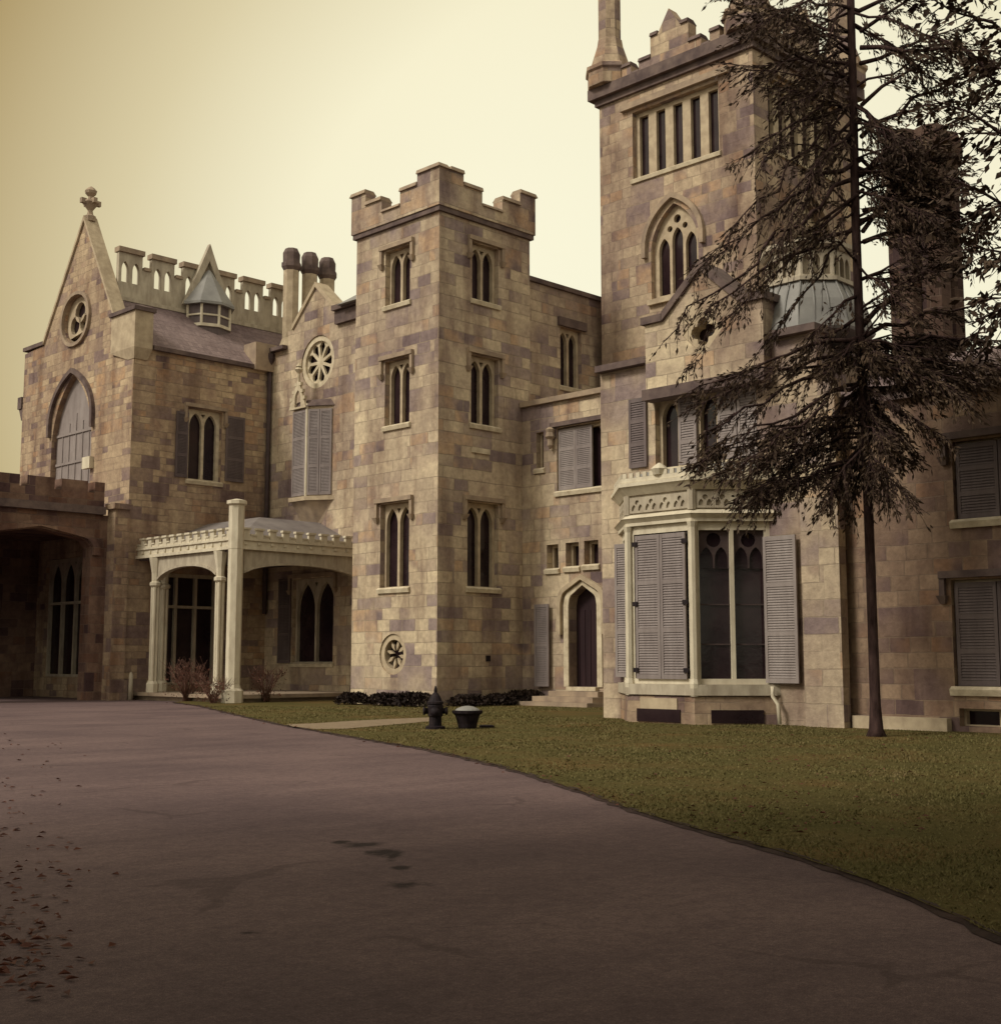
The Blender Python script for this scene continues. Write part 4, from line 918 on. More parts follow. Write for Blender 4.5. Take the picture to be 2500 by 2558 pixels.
# roof slope, pierced wooden parapet, dormer
V_R = V_P + 2.4; B_r = FB(V_R)
zr0 = B_r.pick(366, 598)[1]; zmerl = B_r.pick(246, 482)[1]; zgap = B_r.pick(210, 500)[1]
mb = MB(); mb.hexa([(U_P + 0.5, V_P - 0.12, zB + .002), (up1 + 2.4, V_P - 0.12, zB + .002), (up1 + 2.4, V_R, zB + .002), (U_P + 0.5, V_R, zB + .002),
                    (U_P + 0.5, V_R - 0.02, zr0), (up1 + 2.4, V_R - 0.02, zr0), (up1 + 2.4, V_R, zr0), (U_P + 0.5, V_R, zr0)]); roof = mb.build('roof', M['slate'], pav)
mb = MB(); mb.box(B_p, a1 + 0.1, up1 - 0.6, zB - 0.16, zB - .002, 0.003, 0.17); mb.build('gutter', M['coping'], pav)
mb = MB(); u0, u1 = U_P + 0.55, up1 + 2.6
zlow = zgap; outl = [(u1, zr0), (u0, zr0)]; hs = []
cw, gw = 1.02, 0.40; x_ = u0; outl.append((x_, zmerl))
caps = MB()
while x_ < u1:
    e_ = min(x_ + cw, u1); outl += [(x_, zmerl), (e_, zmerl)]
    caps.box(B_r, x_ - 0.05, e_ + 0.05, zmerl + .002, zmerl + 0.20, -0.28, 0.10)
    if e_ - x_ > 0.9:
        for f in (0.27, 0.73): c_ = x_ + (e_ - x_) * f; hs.append(lancet(c_ - 0.15, c_ + 0.15, zlow - 0.62, zlow + 0.22, 1.1, 5))
    if e_ >= u1: break
    g_ = min(e_ + gw, u1); outl += [(e_, zlow), (g_, zlow)]; caps.box(B_r, e_ + 0.06, g_ - 0.06, zlow + .002, zlow + 0.13, -0.25, 0.07); x_ = g_
outl = [p for i, p in enumerate(outl) if i == 0 or p != outl[i - 1]]
mb.panel(B_r, outl, hs, -0.18, 0); mb.box(B_r, u0, u1, zr0 - 0.05, zr0 + 0.10, 0.003, 0.12)
par = mb.build('pierced_parapet', M['paint_grey'], pav); build_each(caps, 'parapet_cap', M['coping_light'], pav)
# dormer: steep gablet with a half-octagon oriel in front
B_dm = FB(V_R - 0.25); dl, dr_ = B_dm.pick(357, 573), B_dm.pick(448, 595); dp = B_dm.pick(399, 464); zd0 = (dl[1] + dr_[1]) / 2
mb = MB(); dc = dp[0]; dw = abs(dr_[0] - dl[0]) / 2 
mb.panel(B_dm, [(dc - dw, zd0 - 0.1), (dc + dw, zd0 - 0.1), (dc, dp[1])], [[(dc - dw * 0.74, zd0 + 0.1), (dc + dw * 0.74, zd0 + 0.1), (dc, dp[1] - 0.72)]], -0.15, 0.05)
mb.panel(B_dm, [(dc - dw * 0.8, zd0 - 0.1), (dc + dw * 0.8, zd0 - 0.1), (dc, dp[1] - 0.5)], [], -0.25, -0.16)
dm = mb.build('dormer', M['paint_grey'], HOUSE)
oct_ = []; cxv = V_R - 0.25; rO = dw * 0.80
for k in range(5):
    a = math.pi + math.pi * k / 4; oct_.append((dc + rO * math.cos(a), cxv + 0.9 * rO * math.sin(a)))
def sc_(k): return [(dc + (p[0] - dc) * k, cxv + (p[1] - cxv) * k) for p in oct_]
zw0 = B_dm.pick(410, 628)[1]; zw1 = zd0 - 0.12
mb = MB(); mb.prism(sc_(1.0), zw0 - 1.0, zw1); mb.build('dormer_window', M['shutter_dark'], dm)
mb = MB(); mb.prism(sc_(1.10), zw0 - 0.1, zw0 + 0.02); mb.prism(sc_(1.06), (zw0 + zw1) / 2 - 0.05, (zw0 + zw1) / 2 + 0.02)
for p in sc_(1.03): mb.lathe(p, [(0.06, zw0 + 0.021), (0.06, zw1 - 0.003)], 6)
mb.build('dormer_trim', M['paint'], dm)
mb = MB(); mb.prism(sc_(1.25), zw1 + .002, zw1 + 0.1); mb.prism(sc_(1.25), zw1 + 0.102, dp[1] - 0.43 * (dp[1] - zd0), sc_(0.08)); mb.build('dormer_roof', M['lead'], dm)
# dark downpipe in the inner corner
mb = MB(); mb.tube([(U_W - 0.14, V_P - 0.14, 3.2), (U_W - 0.14, V_P - 0.14, zl_ - 0.4)], [0.09, 0.09], 8); mb.lathe((U_W - 0.14, V_P - 0.14), [(0.09, zl_ - 0.6), (0.2, zl_ - 0.25), (0.2, zl_ - 0.05)], 8); mb.build('downpipe', M['pipe'], rose)
mb = MB(); q = A_p.rect(164, 178, 870, 892); mb.box(A_p, q[0], q[1], q[2], q[3], 0.003, 0.18); mb.build('electric_box', M['paint'], pav)

# ================================================================== VERANDA
A_v, B_v = FA(U_V), FB(V_V)
zdk = A_v.pick(300, 1318)[1]
mb = MB(); mb.prism([(U_V - 0.15, V_V - 0.15), (U_W - .003, V_V - 0.15), (U_W - .003, V_P - .003), (U_V - 0.15, V_P - .003)], zdk - 0.12, zdk)
mb.prism([(U_V + 0.05, V_V + 0.05), (U_W - .004, V_V + 0.05), (U_W - .004, V_P - .004), (U_V + 0.05, V_P - .004)], 0, zdk - 0.122); ver = mb.build('veranda', M['coping_light'], HOUSE)
zf0 = A_v.pick(440, 1045)[1]; zf1 = A_v.pick(436, 1008)[1]; zf2 = A_v.pick(436, 1000)[1]
mb = MB()
def fasc(pl, a, b_):
    mb.box(pl, a, b_, zf0, zf0 + 0.10, -0.22, 0.10); mb.box(pl, a, b_, zf0 + 0.102, zf0 + 0.30, -0.2, 0.03); mb.box(pl, a, b_, zf0 + 0.302, zf0 + 0.37, -0.2, 0.09)
    n = int((b_ - a) / 0.5); w_ = (b_ - a) / n
    for k in range(n):
        s_ = a + w_ * k
        mb.box(pl, s_ + 0.02, s_ + w_ * 0.52, zf0 + 0.372, zf0 + 0.66, -0.05, 0.05); mb.box(pl, s_ - 0.02, s_ + w_ * 0.58, zf0 + 0.662, zf0 + 0.73, -0.07, 0.09)
        mb.box(pl, s_ + w_ * 0.54, s_ + w_ * 0.98, zf0 + 0.372, zf0 + 0.47, -0.05, 0.05); mb.box(pl, s_ + w_ * 0.59, s_ + w_ * 0.96, zf0 + 0.472, zf0 + 0.52, -0.07, 0.08)
        mb.box(pl, s_ + w_ * 0.1, s_ + w_ * 0.3, zf0 + 0.16, zf0 + 0.25, 0.031, 0.075)
fasc(A_v, V_V + 0.23, V_P - 0.003); fasc(B_v, U_V + 0.23, U_W - 0.003)
mb.build('fascia', M['paint'], ver)
mb = MB(); zr_t = zf0 + 1.5
mb.prism([(U_V + 0.1, V_V + 0.1), (U_W - .004, V_V + 0.1), (U_W - .004, V_P - .004), (U_V + 0.1, V_P - .004)], zf0 + 0.3, zr_t, [(U_V + 2.9, V_V + 2.9), (U_W - .004, V_V + 2.9), (U_W - .004, V_P - .004), (U_V + 2.9, V_P - .004)])
mb.build('roof', M['lead_dark'], ver)
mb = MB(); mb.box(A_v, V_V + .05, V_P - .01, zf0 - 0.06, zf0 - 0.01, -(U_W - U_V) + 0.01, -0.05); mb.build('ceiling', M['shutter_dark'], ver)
ztop_post = A_v.pick(450, 962)[1]
mb = MB(); cpt = (U_V + 0.02, V_V + 0.02)
mb.lathe(cpt, [(0.36, 0.0), (0.36, 0.42), (0.28, 0.50), (0.25, 0.6), (0.25, zf0 - 0.002), (0.26, zf0), (0.26, ztop_post), (0.34, ztop_post + 0.05), (0.34, ztop_post + 0.16), (0.1, ztop_post + 0.22)], 8, math.pi / 8); mb.build('corner_post', M['paint'], ver)
cols = [(U_V + 0.05, A_v.pick(291, 1200)[0]), (U_V + 0.05, A_v.pick(414, 1200)[0]), (U_V + 1.0, V_P - 0.2), (U_W - 0.25, V_V + 0.05)]
zcap = A_v.pick(414, 1108)[1]
for c_ in cols:
    mb = MB()
    for dx, dy in ((-.075, -.075), (.075, -.075), (.075, .075), (-.075, .075)):
        mb.lathe((c_[0] + dx * .85, c_[1] + dy * .85), [(0.062, zdk + 0.40), (0.075, zcap - .003)], 8)
    mb.lathe(c_, [(0.22, zdk + .002), (0.22, zdk + 0.3), (0.17, zdk + 0.399)], 8, math.pi / 8)
    mb.lathe(c_, [(0.15, zcap), (0.21, zcap + 0.06), (0.21, zcap + 0.16), (0.14, zcap + 0.2), (0.15, zcap + 0.5), (0.25, zf0 - 0.02)], 8, math.pi / 8); mb.build('column', M['paint'], ver)
mb = MB()
def spandrel(pl, a, b_, rise, d0=-0.16, d1=-0.02):
    n = 14; zt = zf0 - 0.004; zs = zt - rise; pts = [(a, zt), (a, zs)]
    lo = []
    for i in range(n + 1):
        f = i / n; x_ = a + (b_ - a) * f; h_ = (1 - abs(2 * f - 1) ** 2.2) ** 0.75; lo.append((x_, zs + (rise - 0.34) * h_))
    outl = [(a, zt)] + lo + [(b_, zt)]
    mb.panel(pl, outl, [], d0, d1)
    for (p, q_) in zip(lo, lo[1:]):
        mb.hexa([pl.pt(p[0], p[1] - 0.08, d0 - 0.03), pl.pt(q_[0], q_[1] - 0.08, d0 - 0.03), pl.pt(q_[0], q_[1] - 0.08, d1 + 0.05), pl.pt(p[0], p[1] - 0.08, d1 + 0.05), pl.pt(p[0], p[1], d0 - 0.03), pl.pt(q_[0], q_[1], d0 - 0.03), pl.pt(q_[0], q_[1], d1 + 0.05), pl.pt(p[0], p[1], d1 + 0.05)])
spandrel(A_v, cols[1][1] + 0.18, cols[0][1] - 0.18, 0.74); spandrel(B_v, U_V + 0.35, U_W - 0.45, 0.70)
mb.build('arch', M['paint_grey'], ver)

# ================================================================== PORTE COCHERE
V_C = V_P + 0.35; B_pc = FB(V_C); uc1 = U_P - 0.003; uc0 = U_P - 7.6
zpc = B_pc.pick(100, 972)[1]; zgap_ = B_pc.pick(110, 931)[1]; zm_ = B_pc.pick(75, 906)[1]
ar = B_pc.pick(167, 1200)[0]; acx = B_pc.pick(71, 1100)[0]; al = 2 * acx - ar
zsp = B_pc.pick(170, 1040)[1]; zap = B_pc.pick(71, 1003)[1]
wc = Wall(B_pc, rectp(uc0, uc1, 0, zpc), 0.6)
wc.out = [(uc0, 0), (al, 0)] + list(reversed(tudor(al, ar, 0, zsp, zap, 10)[2:])) + [(ar, 0), (uc1, 0), (uc1, zpc), (uc0, zpc)]
mb = MB(); wc.into(mb); mb.box(B_pc, uc0, uc1, 0, zpc, -7.2, -6.6); mb.box(B_pc, uc0, uc1, zpc - 0.5, zpc - 0.01, -6.595, -0.605)
mb.box(B_pc, uc0, uc0 + 0.6, 0, zpc - .51, -6.595, -4.9); mb.box(B_pc, uc0, uc0 + 0.6, 0, zpc - .51, -2.0, -0.605); mb.box(B_pc, uc0, uc0 + 0.6, zpc - 2.0, zpc - .51, -4.9, -2.0)
pc = mb.build('porte_cochere', M['stone_shaded'], HOUSE)
mb = MB(); oo = tudor(al - 0.30, ar + 0.30, zsp - 0.3, zsp, zap + 0.30, 10); ii = tudor(al - 0.05, ar + 0.05, zsp - 0.3, zsp, zap + 0.05, 10)
mb.panel(B_pc, oo[1:] + [oo[0]] + list(reversed(ii[1:] + [ii[0]])), [], 0.003, 0.12); mb.build('hood_mould', M['stone_shaded'], pc)
mb = MB(); mb.box(B_pc, uc0 - .1, uc1 - 0.8, zpc + .002, zpc + 0.28, -0.6, 0.22); mb.build('cornice', M['coping'], pc)
mb = MB(); zc0 = zpc + 0.282; outl = [(uc1 - 0.8, zc0), (uc0, zc0)]
x_ = uc0; mw = abs(B_pc.pick(52, 915)[0] - B_pc.pick(104, 915)[0]); gw_ = mw * 0.27
x_ = B_pc.pick(51, 915)[0] - 5 * (mw + gw_)
first = True
while x_ < uc1 - 0.8:
    a, b_ = max(x_, uc0), min(x_ + mw, uc1 - 0.8)
    if b_ > a + 0.05: outl += [(a, zm_), (b_, zm_)]
    g1 = min(x_ + mw + gw_, uc1 - 0.8)
    if b_ > uc0 and g1 > b_ + 0.02: outl += [(b_, zgap_), (g1, zgap_)]
    x_ += mw + gw_
mb.panel(B_pc, outl, [], -0.5, 0.05); mb.build('battlement', M['stone_shaded'], pc)
mb = MB(); bu0 = B_pc.pick(199, 1150)[0]
mb.box(B_pc, bu0, uc1 - 0.05, 0, zpc + 0.2, 0.003, 0.55); mb.box(B_pc, bu0 - 0.12, uc1 - 0.02, zpc + 0.202, zpc + 0.40, 0.003, 0.7); mb.box(B_pc, bu0 - 0.1, uc1 - 0.02, 0, 0.7, 0.551, 0.75)
mb.build('buttress', M['stone_small'], pc)
mb = MB(); p_ = B_pc.pt(B_pc.pick(226, 1300)[0], 0, 0.85); mb.tube([(p_.x, p_.y, 0.0), (p_.x, p_.y, 0.9)], [0.09, 0.07], 8); mb.lathe((p_.x, p_.y), [(0.07, 0.9), (0.02, 1.0)], 8)
bol = mb.build('bollard', M['paint_grey']); tag(bol, 'short pale post beside the carriage porch buttress', 'bollard')

# ================================================================== GROUND
def sheet(name, pts, z, mat):
    tr = tessellate_polygon([[Vector((p[0], p[1], 0)) for p in pts]])
    mb = MB(); mb.add([(p[0], p[1], z) for p in pts], [tuple(t_) for t_ in tr]); o = mb.build(name, mat); tag(o, kind='structure')
    for p in o.data.polygons:
        pass
    return o
mb = MB(); mb.add([(-400, -400, -0.012), (400, -400, -0.012), (400, 400, -0.012), (-400, 400, -0.012)], [(0, 1, 2, 3)]); o = mb.build('ground', M['earth']); tag(o, kind='structure')
edgeD = [(330, 1338), (375, 1344), (450, 1362), (530, 1380), (620, 1396), (700, 1410), (790, 1425), (870, 1442), (960, 1464), (1050, 1492), (1130, 1520), (1200, 1545), (1300, 1576), (1400, 1603), (1500, 1632), (1600, 1665), (1700, 1702), (1800, 1745), (1904, 1793), (2000, 1842), (2100, 1896), (2250, 1985), (2400, 2085)]
E = [ground(*p) for p in edgeD]
# resample with a little raggedness
ED = []
for a, b_ in zip(E, E[1:]):
    n = max(2, int((b_ - a).length / 0.18))
    for k in range(n): ED.append(a.lerp(b_, k / n))
ED.append(E[-1])
rg = random.Random(3)
ED = [p + Vector((rg.uniform(-1, 1), rg.uniform(-1, 1), 0)) * .0014 * p.length for p in ED]
far = [(14, -6), (60, -25), (90, 20), (70, 80), (34, 60), (31, 45)]
lawn_pts = [(p.x, p.y) for p in ED] + far
sheet('lawn', lawn_pts, 0.03, M['lawn'])
verge = [ground(*p) for p in ((-460, 1400), (-240, 1440), (-150, 1530), (-100, 1640), (-90, 1800), (-140, 2000), (-340, 2300))]
road_pts = [(p.x, p.y) for p in ED] + [(14, -30), (-30, -30), (-12, 2)] + [(p.x, p.y) for p in reversed(verge)] + [(-5, 44), (14, 60), (29.5, 60), (29.5, 44)]
sheet('driveway', road_pts, 0.0, M['asphalt'])
# crumbling dark edge between lawn and drive
mb = MB(); n = len(ED); vs = []; fs = []
for i, p in enumerate(ED):
    t_ = (ED[min(i + 3, n - 1)] - ED[max(i - 3, 0)]).normalized(); nn_ = Vector((-t_.y, t_.x, 0))     # towards the lawn
    w_ = rg.uniform(0.0, 0.045); vs += [tuple(p - nn_ * w_ + Vector((0, 0, 0.005))), tuple(p + nn_ * rg.uniform(0.01, 0.03) + Vector((0, 0, rg.uniform(0.026, 0.040)))), tuple(p + nn_ * rg.uniform(0.03, 0.11) + Vector((0, 0, 0.027)))]
for i in range(n - 1):
    fs += [(3 * i, 3 * i + 3, 3 * i + 4, 3 * i + 1), (3 * i + 1, 3 * i + 4, 3 * i + 5, 3 * i + 2)]
mb.add(vs, fs); o = mb.build('lawn_edge', M['soil']); tag(o, kind='structure')
# sandy path across the lawn
pA = [ground(x_, y_, .05) for x_, y_ in ((556, 1381), (600, 1386), (660, 1385), (740, 1378), (822, 1371), (818, 1364), (740, 1367), (660, 1371), (600, 1375), (545, 1377))]
sheet('path', [(p.x, p.y) for p in pA], 0.036, M['path'])
# ---------------- grass blades (one uncountable mass)
def inside(p, poly):
    x, y = p; c = False; j = len(poly) - 1
    for i in range(len(poly)):
        xi, yi = poly[i]; xj, yj = poly[j]
        if (yi > y) != (yj > y) and x < (xj - xi) * (y - yi) / (yj - yi) + xi: c = not c
        j = i
    return c
rg = random.Random(11); vs = []; fs = []
lawn_poly = [(p.x, p.y) for p in ED] + [(14, -6), (26, -6), (31, 30), (31, 45)]
path_poly = [(p.x, p.y) for p in pA]
count = 0
while count < 80000:
    f = 5.5 + 34 * rg.random() ** 1.3; x = rg.uniform(380, 1990) if rg.random() < .74 else rg.uniform(1990, 2900); d = ray(x, 1257); d.z = 0; d = d / d.dot(_fh); p = Vector((0, 0, 0)) + d * f
    if inside((p.x, p.y), path_poly) or not inside((p.x, p.y), lawn_poly) or p.x > U_G - 0.15 and p.y < 24 or p.x > 29: continue
    nv = mnoise.noise(Vector((p.x * .55, p.y * .55, 0))) + .5 * mnoise.noise(Vector((p.x * 1.9, p.y * 1.9, 3)))
    if nv < -0.05 and rg.random() < 0.6: continue
    h = rg.uniform(0.005, 0.018) * (1 + f / 40) * (0.75 + 0.7 * max(0, nv + .2)); wd = rg.uniform(0.003, 0.006) * (1 + f / 13); a = rg.uniform(0, 6.283)
    dx, dy = math.cos(a) * wd, math.sin(a) * wd; lx, ly = rg.uniform(-.03, .03), rg.uniform(-.03, .03); b0 = len(vs)
    vs += [(p.x - dx, p.y - dy, 0.026), (p.x + dx, p.y + dy, 0.026), (p.x + lx, p.y + ly, 0.032 + h)]; fs.append((b0, b0 + 1, b0 + 2)); count += 1
mb = MB(); mb.add(vs, fs); o = mb.build('grass', M['blade'], recalc=False, uv=False); tag(o, 'short patchy green and straw coloured grass', 'grass', kind='stuff')
# fallen leaves along the left verge
vs = []; fs = []
for k in range(330):
    y = rg.uniform(1395, 1900); x = rg.gauss(-10 + (y - 1400) * 0.10, 70)
    if x > 330: continue
    p = ground(x, y, 0.012); s_ = rg.uniform(0.02, 0.042); a = rg.uniform(0, 6.28); b0 = len(vs)
    ca, sa = math.cos(a) * s_, math.sin(a) * s_
    vs += [(p.x - ca, p.y - sa, 0.008), (p.x - sa * .5, p.y + ca * .5, 0.008 + rg.uniform(0, .02)), (p.x + ca, p.y + sa, 0.01), (p.x + sa * .5, p.y - ca * .5, 0.008 + rg.uniform(0, .02))]; fs.append((b0, b0 + 1, b0 + 2, b0 + 3))
for k in range(420):
    if k < 260: y = rg.uniform(1390, 1600); x = rg.gauss(1500, 190)
    else: i_ = rg.randrange(len(ED) - 40); q_ = ED[i_]; x = y = None
    if x is None: p = Vector((q_.x + rg.gauss(0, .16), q_.y + rg.gauss(0, .16), 0)); zl0 = .036
    else: p = ground(x, y); zl0 = .046
    if x is not None and not inside((p.x, p.y), lawn_poly) or p.x > U_BAY - .1: continue
    s_ = rg.uniform(0.018, 0.04); a = rg.uniform(0, 6.28); b0 = len(vs); ca, sa = math.cos(a) * s_, math.sin(a) * s_
    vs += [(p.x - ca, p.y - sa, zl0), (p.x - sa * .5, p.y + ca * .5, zl0 + rg.uniform(0, .02)), (p.x + ca, p.y + sa, zl0 + .002), (p.x + sa * .5, p.y - ca * .5, zl0 + rg.uniform(0, .02))]; fs.append((b0, b0 + 1, b0 + 2, b0 + 3))
mb = MB(); mb.add(vs, fs); o = mb.build('leaf_litter', M['litter'], recalc=False, uv=False); tag(o, 'reddish fallen leaves strewn on the left of the drive and on the lawn', 'leaves', kind='stuff')

# ================================================================== HYDRANT, PLANTER, COVER
hp = ground(828, 1387, 0.03); h0 = 0.028
hy = empty('fire_hydrant', hp); tag(hy, 'black iron fire hydrant with pointed bonnet standing on the lawn', 'hydrant')
mb = MB(); mb.lathe((hp.x, hp.y), [(0.20, h0), (0.20, h0 + 0.05), (0.13, h0 + 0.07), (0.125, h0 + 0.24), (0.15, h0 + 0.26), (0.16, h0 + 0.46), (0.14, h0 + 0.50)], 16); mb.build('barrel', M['iron'], hy)
mb = MB(); mb.lathe((hp.x, hp.y), [(0.17, h0 + 0.502), (0.17, h0 + 0.54), (0.14, h0 + 0.56), (0.10, h0 + 0.65), (0.055, h0 + 0.71), (0.035, h0 + 0.73), (0.035, h0 + 0.78), (0.012, h0 + 0.86)], 14); mb.build('bonnet', M['iron'], hy)
for sg in (-1, 1):
    mb = MB(); a = Vector((hp.x, hp.y, h0 + 0.36)); mb.tube([a + _r * sg * 0.12, a + _r * sg * 0.20, a + _r * sg * 0.201, a + _r * sg * 0.25], [0.06, 0.06, 0.08, 0.075], 10); mb.build('nozzle', M['iron'], hy)
mb = MB(); a = Vector((hp.x, hp.y, h0 + 0.34)); mb.tube([a - _fh * 0.12, a - _fh * 0.21, a - _fh * 0.211, a - _fh * 0.25], [0.08, 0.08, 0.10, 0.095], 10); mb.build('nozzle', M['iron'], hy)
up_ = ground(889, 1386, 0.03)
pt_ = empty('planter', up_); tag(pt_, 'squat black flared planter with pale domed lid on the lawn', 'planter')
mb = MB(); mb.lathe((up_.x, up_.y), [(0.18, h0), (0.19, h0 + 0.03), (0.20, h0 + 0.10), (0.255, h0 + 0.27), (0.31, h0 + 0.31), (0.315, h0 + 0.36), (0.27, h0 + 0.365)], 16); mb.build('bowl', M['iron'], pt_)
mb = MB(); mb.lathe((up_.x, up_.y), [(0.255, h0 + 0.366), (0.22, h0 + 0.40), (0.12, h0 + 0.44), (0.03, h0 + 0.455)], 16); mb.build('lid', M['lead'], pt_)
vp_ = ground(926, 1384, 0.03); mb = MB(); mb.lathe((vp_.x, vp_.y), [(0.16, h0), (0.16, h0 + 0.035), (0.13, h0 + 0.05)], 14); o = mb.build('valve_cover', M['iron']); tag(o, 'small round black cover lying in the grass beside the planter', 'cover')

# ================================================================== PLANTS
def leaf_quad(vs, fs, p, d, L_, W_, rr):
    d = d.normalized(); s_ = d.cross(Vector((rr.uniform(-1, 1), rr.uniform(-1, 1), rr.uniform(-1, 1))));
    if s_.length < 1e-3: s_ = Vector((1, 0, 0))
    s_.normalize(); b0 = len(vs)
    vs += [tuple(p), tuple(p + d * L_ * 0.45 + s_ * W_), tuple(p + d * L_), tuple(p + d * L_ * 0.45 - s_ * W_)]; fs.append((b0, b0 + 1, b0 + 2, b0 + 3))
def low_shrub(name, c, rx, ry, h, n, label, group, seed):
    rr = random.Random(seed); vs = []; fs = []
    root = empty(name, c); tag(root, label, 'shrub', group)
    st = MB()
    for k in range(9):
        a = rr.uniform(0, 6.28); q_ = Vector((c.x + rx * .6 * math.cos(a), c.y + ry * .6 * math.sin(a), c.z + h * rr.uniform(.6, .95))); st.tube([Vector((c.x, c.y, 0)), (Vector((c.x, c.y, 0)) + q_) / 2 + Vector((0, 0, .05)), q_], [0.02, 0.014, 0.006], 5)
    st.build('stem', M['bark'], root)
    for k in range(n):
        a = rr.uniform(0, 6.28); f = rr.random() ** 0.5; zz = rr.random() ** 0.8
        k2 = math.sqrt(max(0.05, 1 - zz * zz * 0.8)); p = Vector((c.x + rx * f * k2 * math.cos(a), c.y + ry * f * k2 * math.sin(a), c.z + h * zz))
        leaf_quad(vs, fs, p, Vector((rr.uniform(-1, 1), rr.uniform(-1, 1), rr.uniform(-.2, 1))), rr.uniform(.07, .14), rr.uniform(.02, .04), rr)
    m_ = MB(); m_.add(vs, fs); m_.build('leaves', M['shrub'], root, recalc=False, uv=False)
k = 0; rs_ = random.Random(4)
spots = [(700, 'low shrub under the round window, nearest the veranda'), (760, 'low shrub directly below the star-shaped round window'), (812, 'low shrub just left of the tower corner behind the hydrant'),
         (868, 'low dark shrub behind the flared planter'), (925, 'low dark shrub against the shaded tower face, right of the planter'), (975, 'low dark shrub nearest the door steps')]
for xx, lab in spots:
    pl = A_t if xx < 830 else B_t; s_ = pl.pick(xx, 1257)[0]; c = pl.pt(s_, 0.04, 0.55)
    low_shrub('shrub', c, rs_.uniform(.6, .85), rs_.uniform(.55, .8), rs_.uniform(.26, .42), 1100, lab, 'low shrubs along the tower foot', k); k += 1
def twig_bush(c, h, spread, n, label, seed):
    rr = random.Random(seed); root = empty('bare_bush', c); tag(root, label, 'bush', 'bare brown bushes round the veranda')
    mb = MB()
    for i in range(n):
        a = rr.uniform(0, 6.28); q_ = c + Vector((math.cos(a), math.sin(a), 0)) * spread * rr.uniform(.2, 1) + Vector((0, 0, h * rr.uniform(.55, 1)))
        m1 = c.lerp(q_, 0.5) + Vector((rr.uniform(-.1, .1), rr.uniform(-.1, .1), 0.12)); mb.tube([c + Vector((rr.uniform(-.1, .1), rr.uniform(-.1, .1), 0)), m1, q_], [0.016, 0.011, 0.004], 4)
        for j in range(4):
            f = rr.uniform(.35, .9); b_ = m1.lerp(q_, f); e_ = b_ + Vector((rr.uniform(-.3, .3), rr.uniform(-.3, .3), rr.uniform(.05, .4))); mb.tube([b_, e_], [0.008, 0.003], 3)
    mb.build('stem', M['twig'], root, uv=False)
    vs = []; fs = []
    for i in range(int(n * 9)):
        a = rr.uniform(0, 6.28); f = rr.random() ** .6; p = c + Vector((math.cos(a) * spread * f, math.sin(a) * spread * f, h * rr.uniform(.15, .9)))
        leaf_quad(vs, fs, p, Vector((rr.uniform(-1, 1), rr.uniform(-1, 1), rr.uniform(-1, .5))), rr.uniform(.04, .09), rr.uniform(.012, .025), rr)
    m_ = MB(); m_.add(vs, fs); m_.build('leaves', M['litter'], root, recalc=False, uv=False)
twig_bush(ground(355, 1336), 1.35, 0.85, 46, 'bare brown bush in front of the veranda steps, between its two slim columns', 1)
twig_bush(ground(405, 1340), 0.75, 0.6, 30, 'smallest bare bush, low at the foot of the slim column beside the corner post', 2)
twig_bush(ground(505, 1335, .05), 1.15, 0.7, 26, 'thin bare bush right of the thick white veranda post', 3)

# ================================================================== TREES
def conifer(name, base, trunk_pts, trunk_r, branches, seed, label, dens=1.0, leafL=(.10, .26), leafW=(.018, .045), cat='tree', group=None, dropy=0.35):
    rr = random.Random(seed); root = empty(name, base); tag(root, label, cat, group)
    tb = MB(); tb.tube(trunk_pts, trunk_r, 10); tb.build('trunk', M['bark'], root)
    lb = MB(); vs = []; fs = []
    for (p0, p1, r0, dn, sag) in branches:
        p0 = Vector(p0); p1 = Vector(p1); Ln = (p1 - p0).length; n = max(4, int(Ln / 0.4)); pts = []
        for i in range(n + 1):
            f = i / n; p = p0.lerp(p1, f) + Vector((rr.uniform(-1, 1), rr.uniform(-1, 1), rr.uniform(-1, 1))) * 0.05 * Ln ** .5 * (0 if i in (0,) else 1); p.z -= sag * Ln * (f * f - f) * -1 * -1 if False else 0
            p.z += sag * Ln * f * (1 - f) * 1.6; pts.append(p)
        lb.tube(pts, [max(.008, r0 * (1 - 0.85 * i / n)) for i in range(n + 1)], 6)
        d = (p1 - p0).normalized()
        nt_ = int(Ln * 7 * dn * dens)
        for k in range(nt_):
            f = 0.08 + 0.92 * rr.random() ** 0.75; i = min(n - 1, int(f * n)); b_ = pts[i].lerp(pts[i + 1], f * n - i)
            out_ = Vector((rr.gauss(0, 1), rr.gauss(0, 1), rr.gauss(0, .5))); out_ = (out_ - d * out_.dot(d) * 0.6)
            out_.normalize(); tl = rr.uniform(.25, .95) * min(1, Ln / 2.5 + .3) * (1.1 - .5 * f)
            td = (out_ * 0.55 + d * 0.75 + Vector((0, 0, -dropy))).normalized(); e_ = b_ + td * tl + Vector((0, 0, -.22 * tl))
            m_ = b_.lerp(e_, .5) + Vector((0, 0, .05 * tl)); lb.tube([b_, m_, e_], [.010, .007, .003], 3)
            ns = int(rr.uniform(11, 19) * (tl + .25))
            for q_ in range(ns):
                g = rr.uniform(.12, 1.05); p = (b_.lerp(m_, g * 2) if g < .5 else m_.lerp(e_, g * 2 - 1)) + Vector((rr.gauss(0, .018), rr.gauss(0, .018), rr.gauss(0, .018)))
                ld = td * .9 + Vector((rr.gauss(0, .45), rr.gauss(0, .45), rr.gauss(-.3, .3))); leaf_quad(vs, fs, p, ld, rr.uniform(*leafL), rr.uniform(*leafW), rr)
    lb.build('limb', M['bark'], root, uv=False)
    m_ = MB(); m_.add(vs, fs); m_.build('crown', M['needles'], root, recalc=False, uv=False)
    return len(fs)

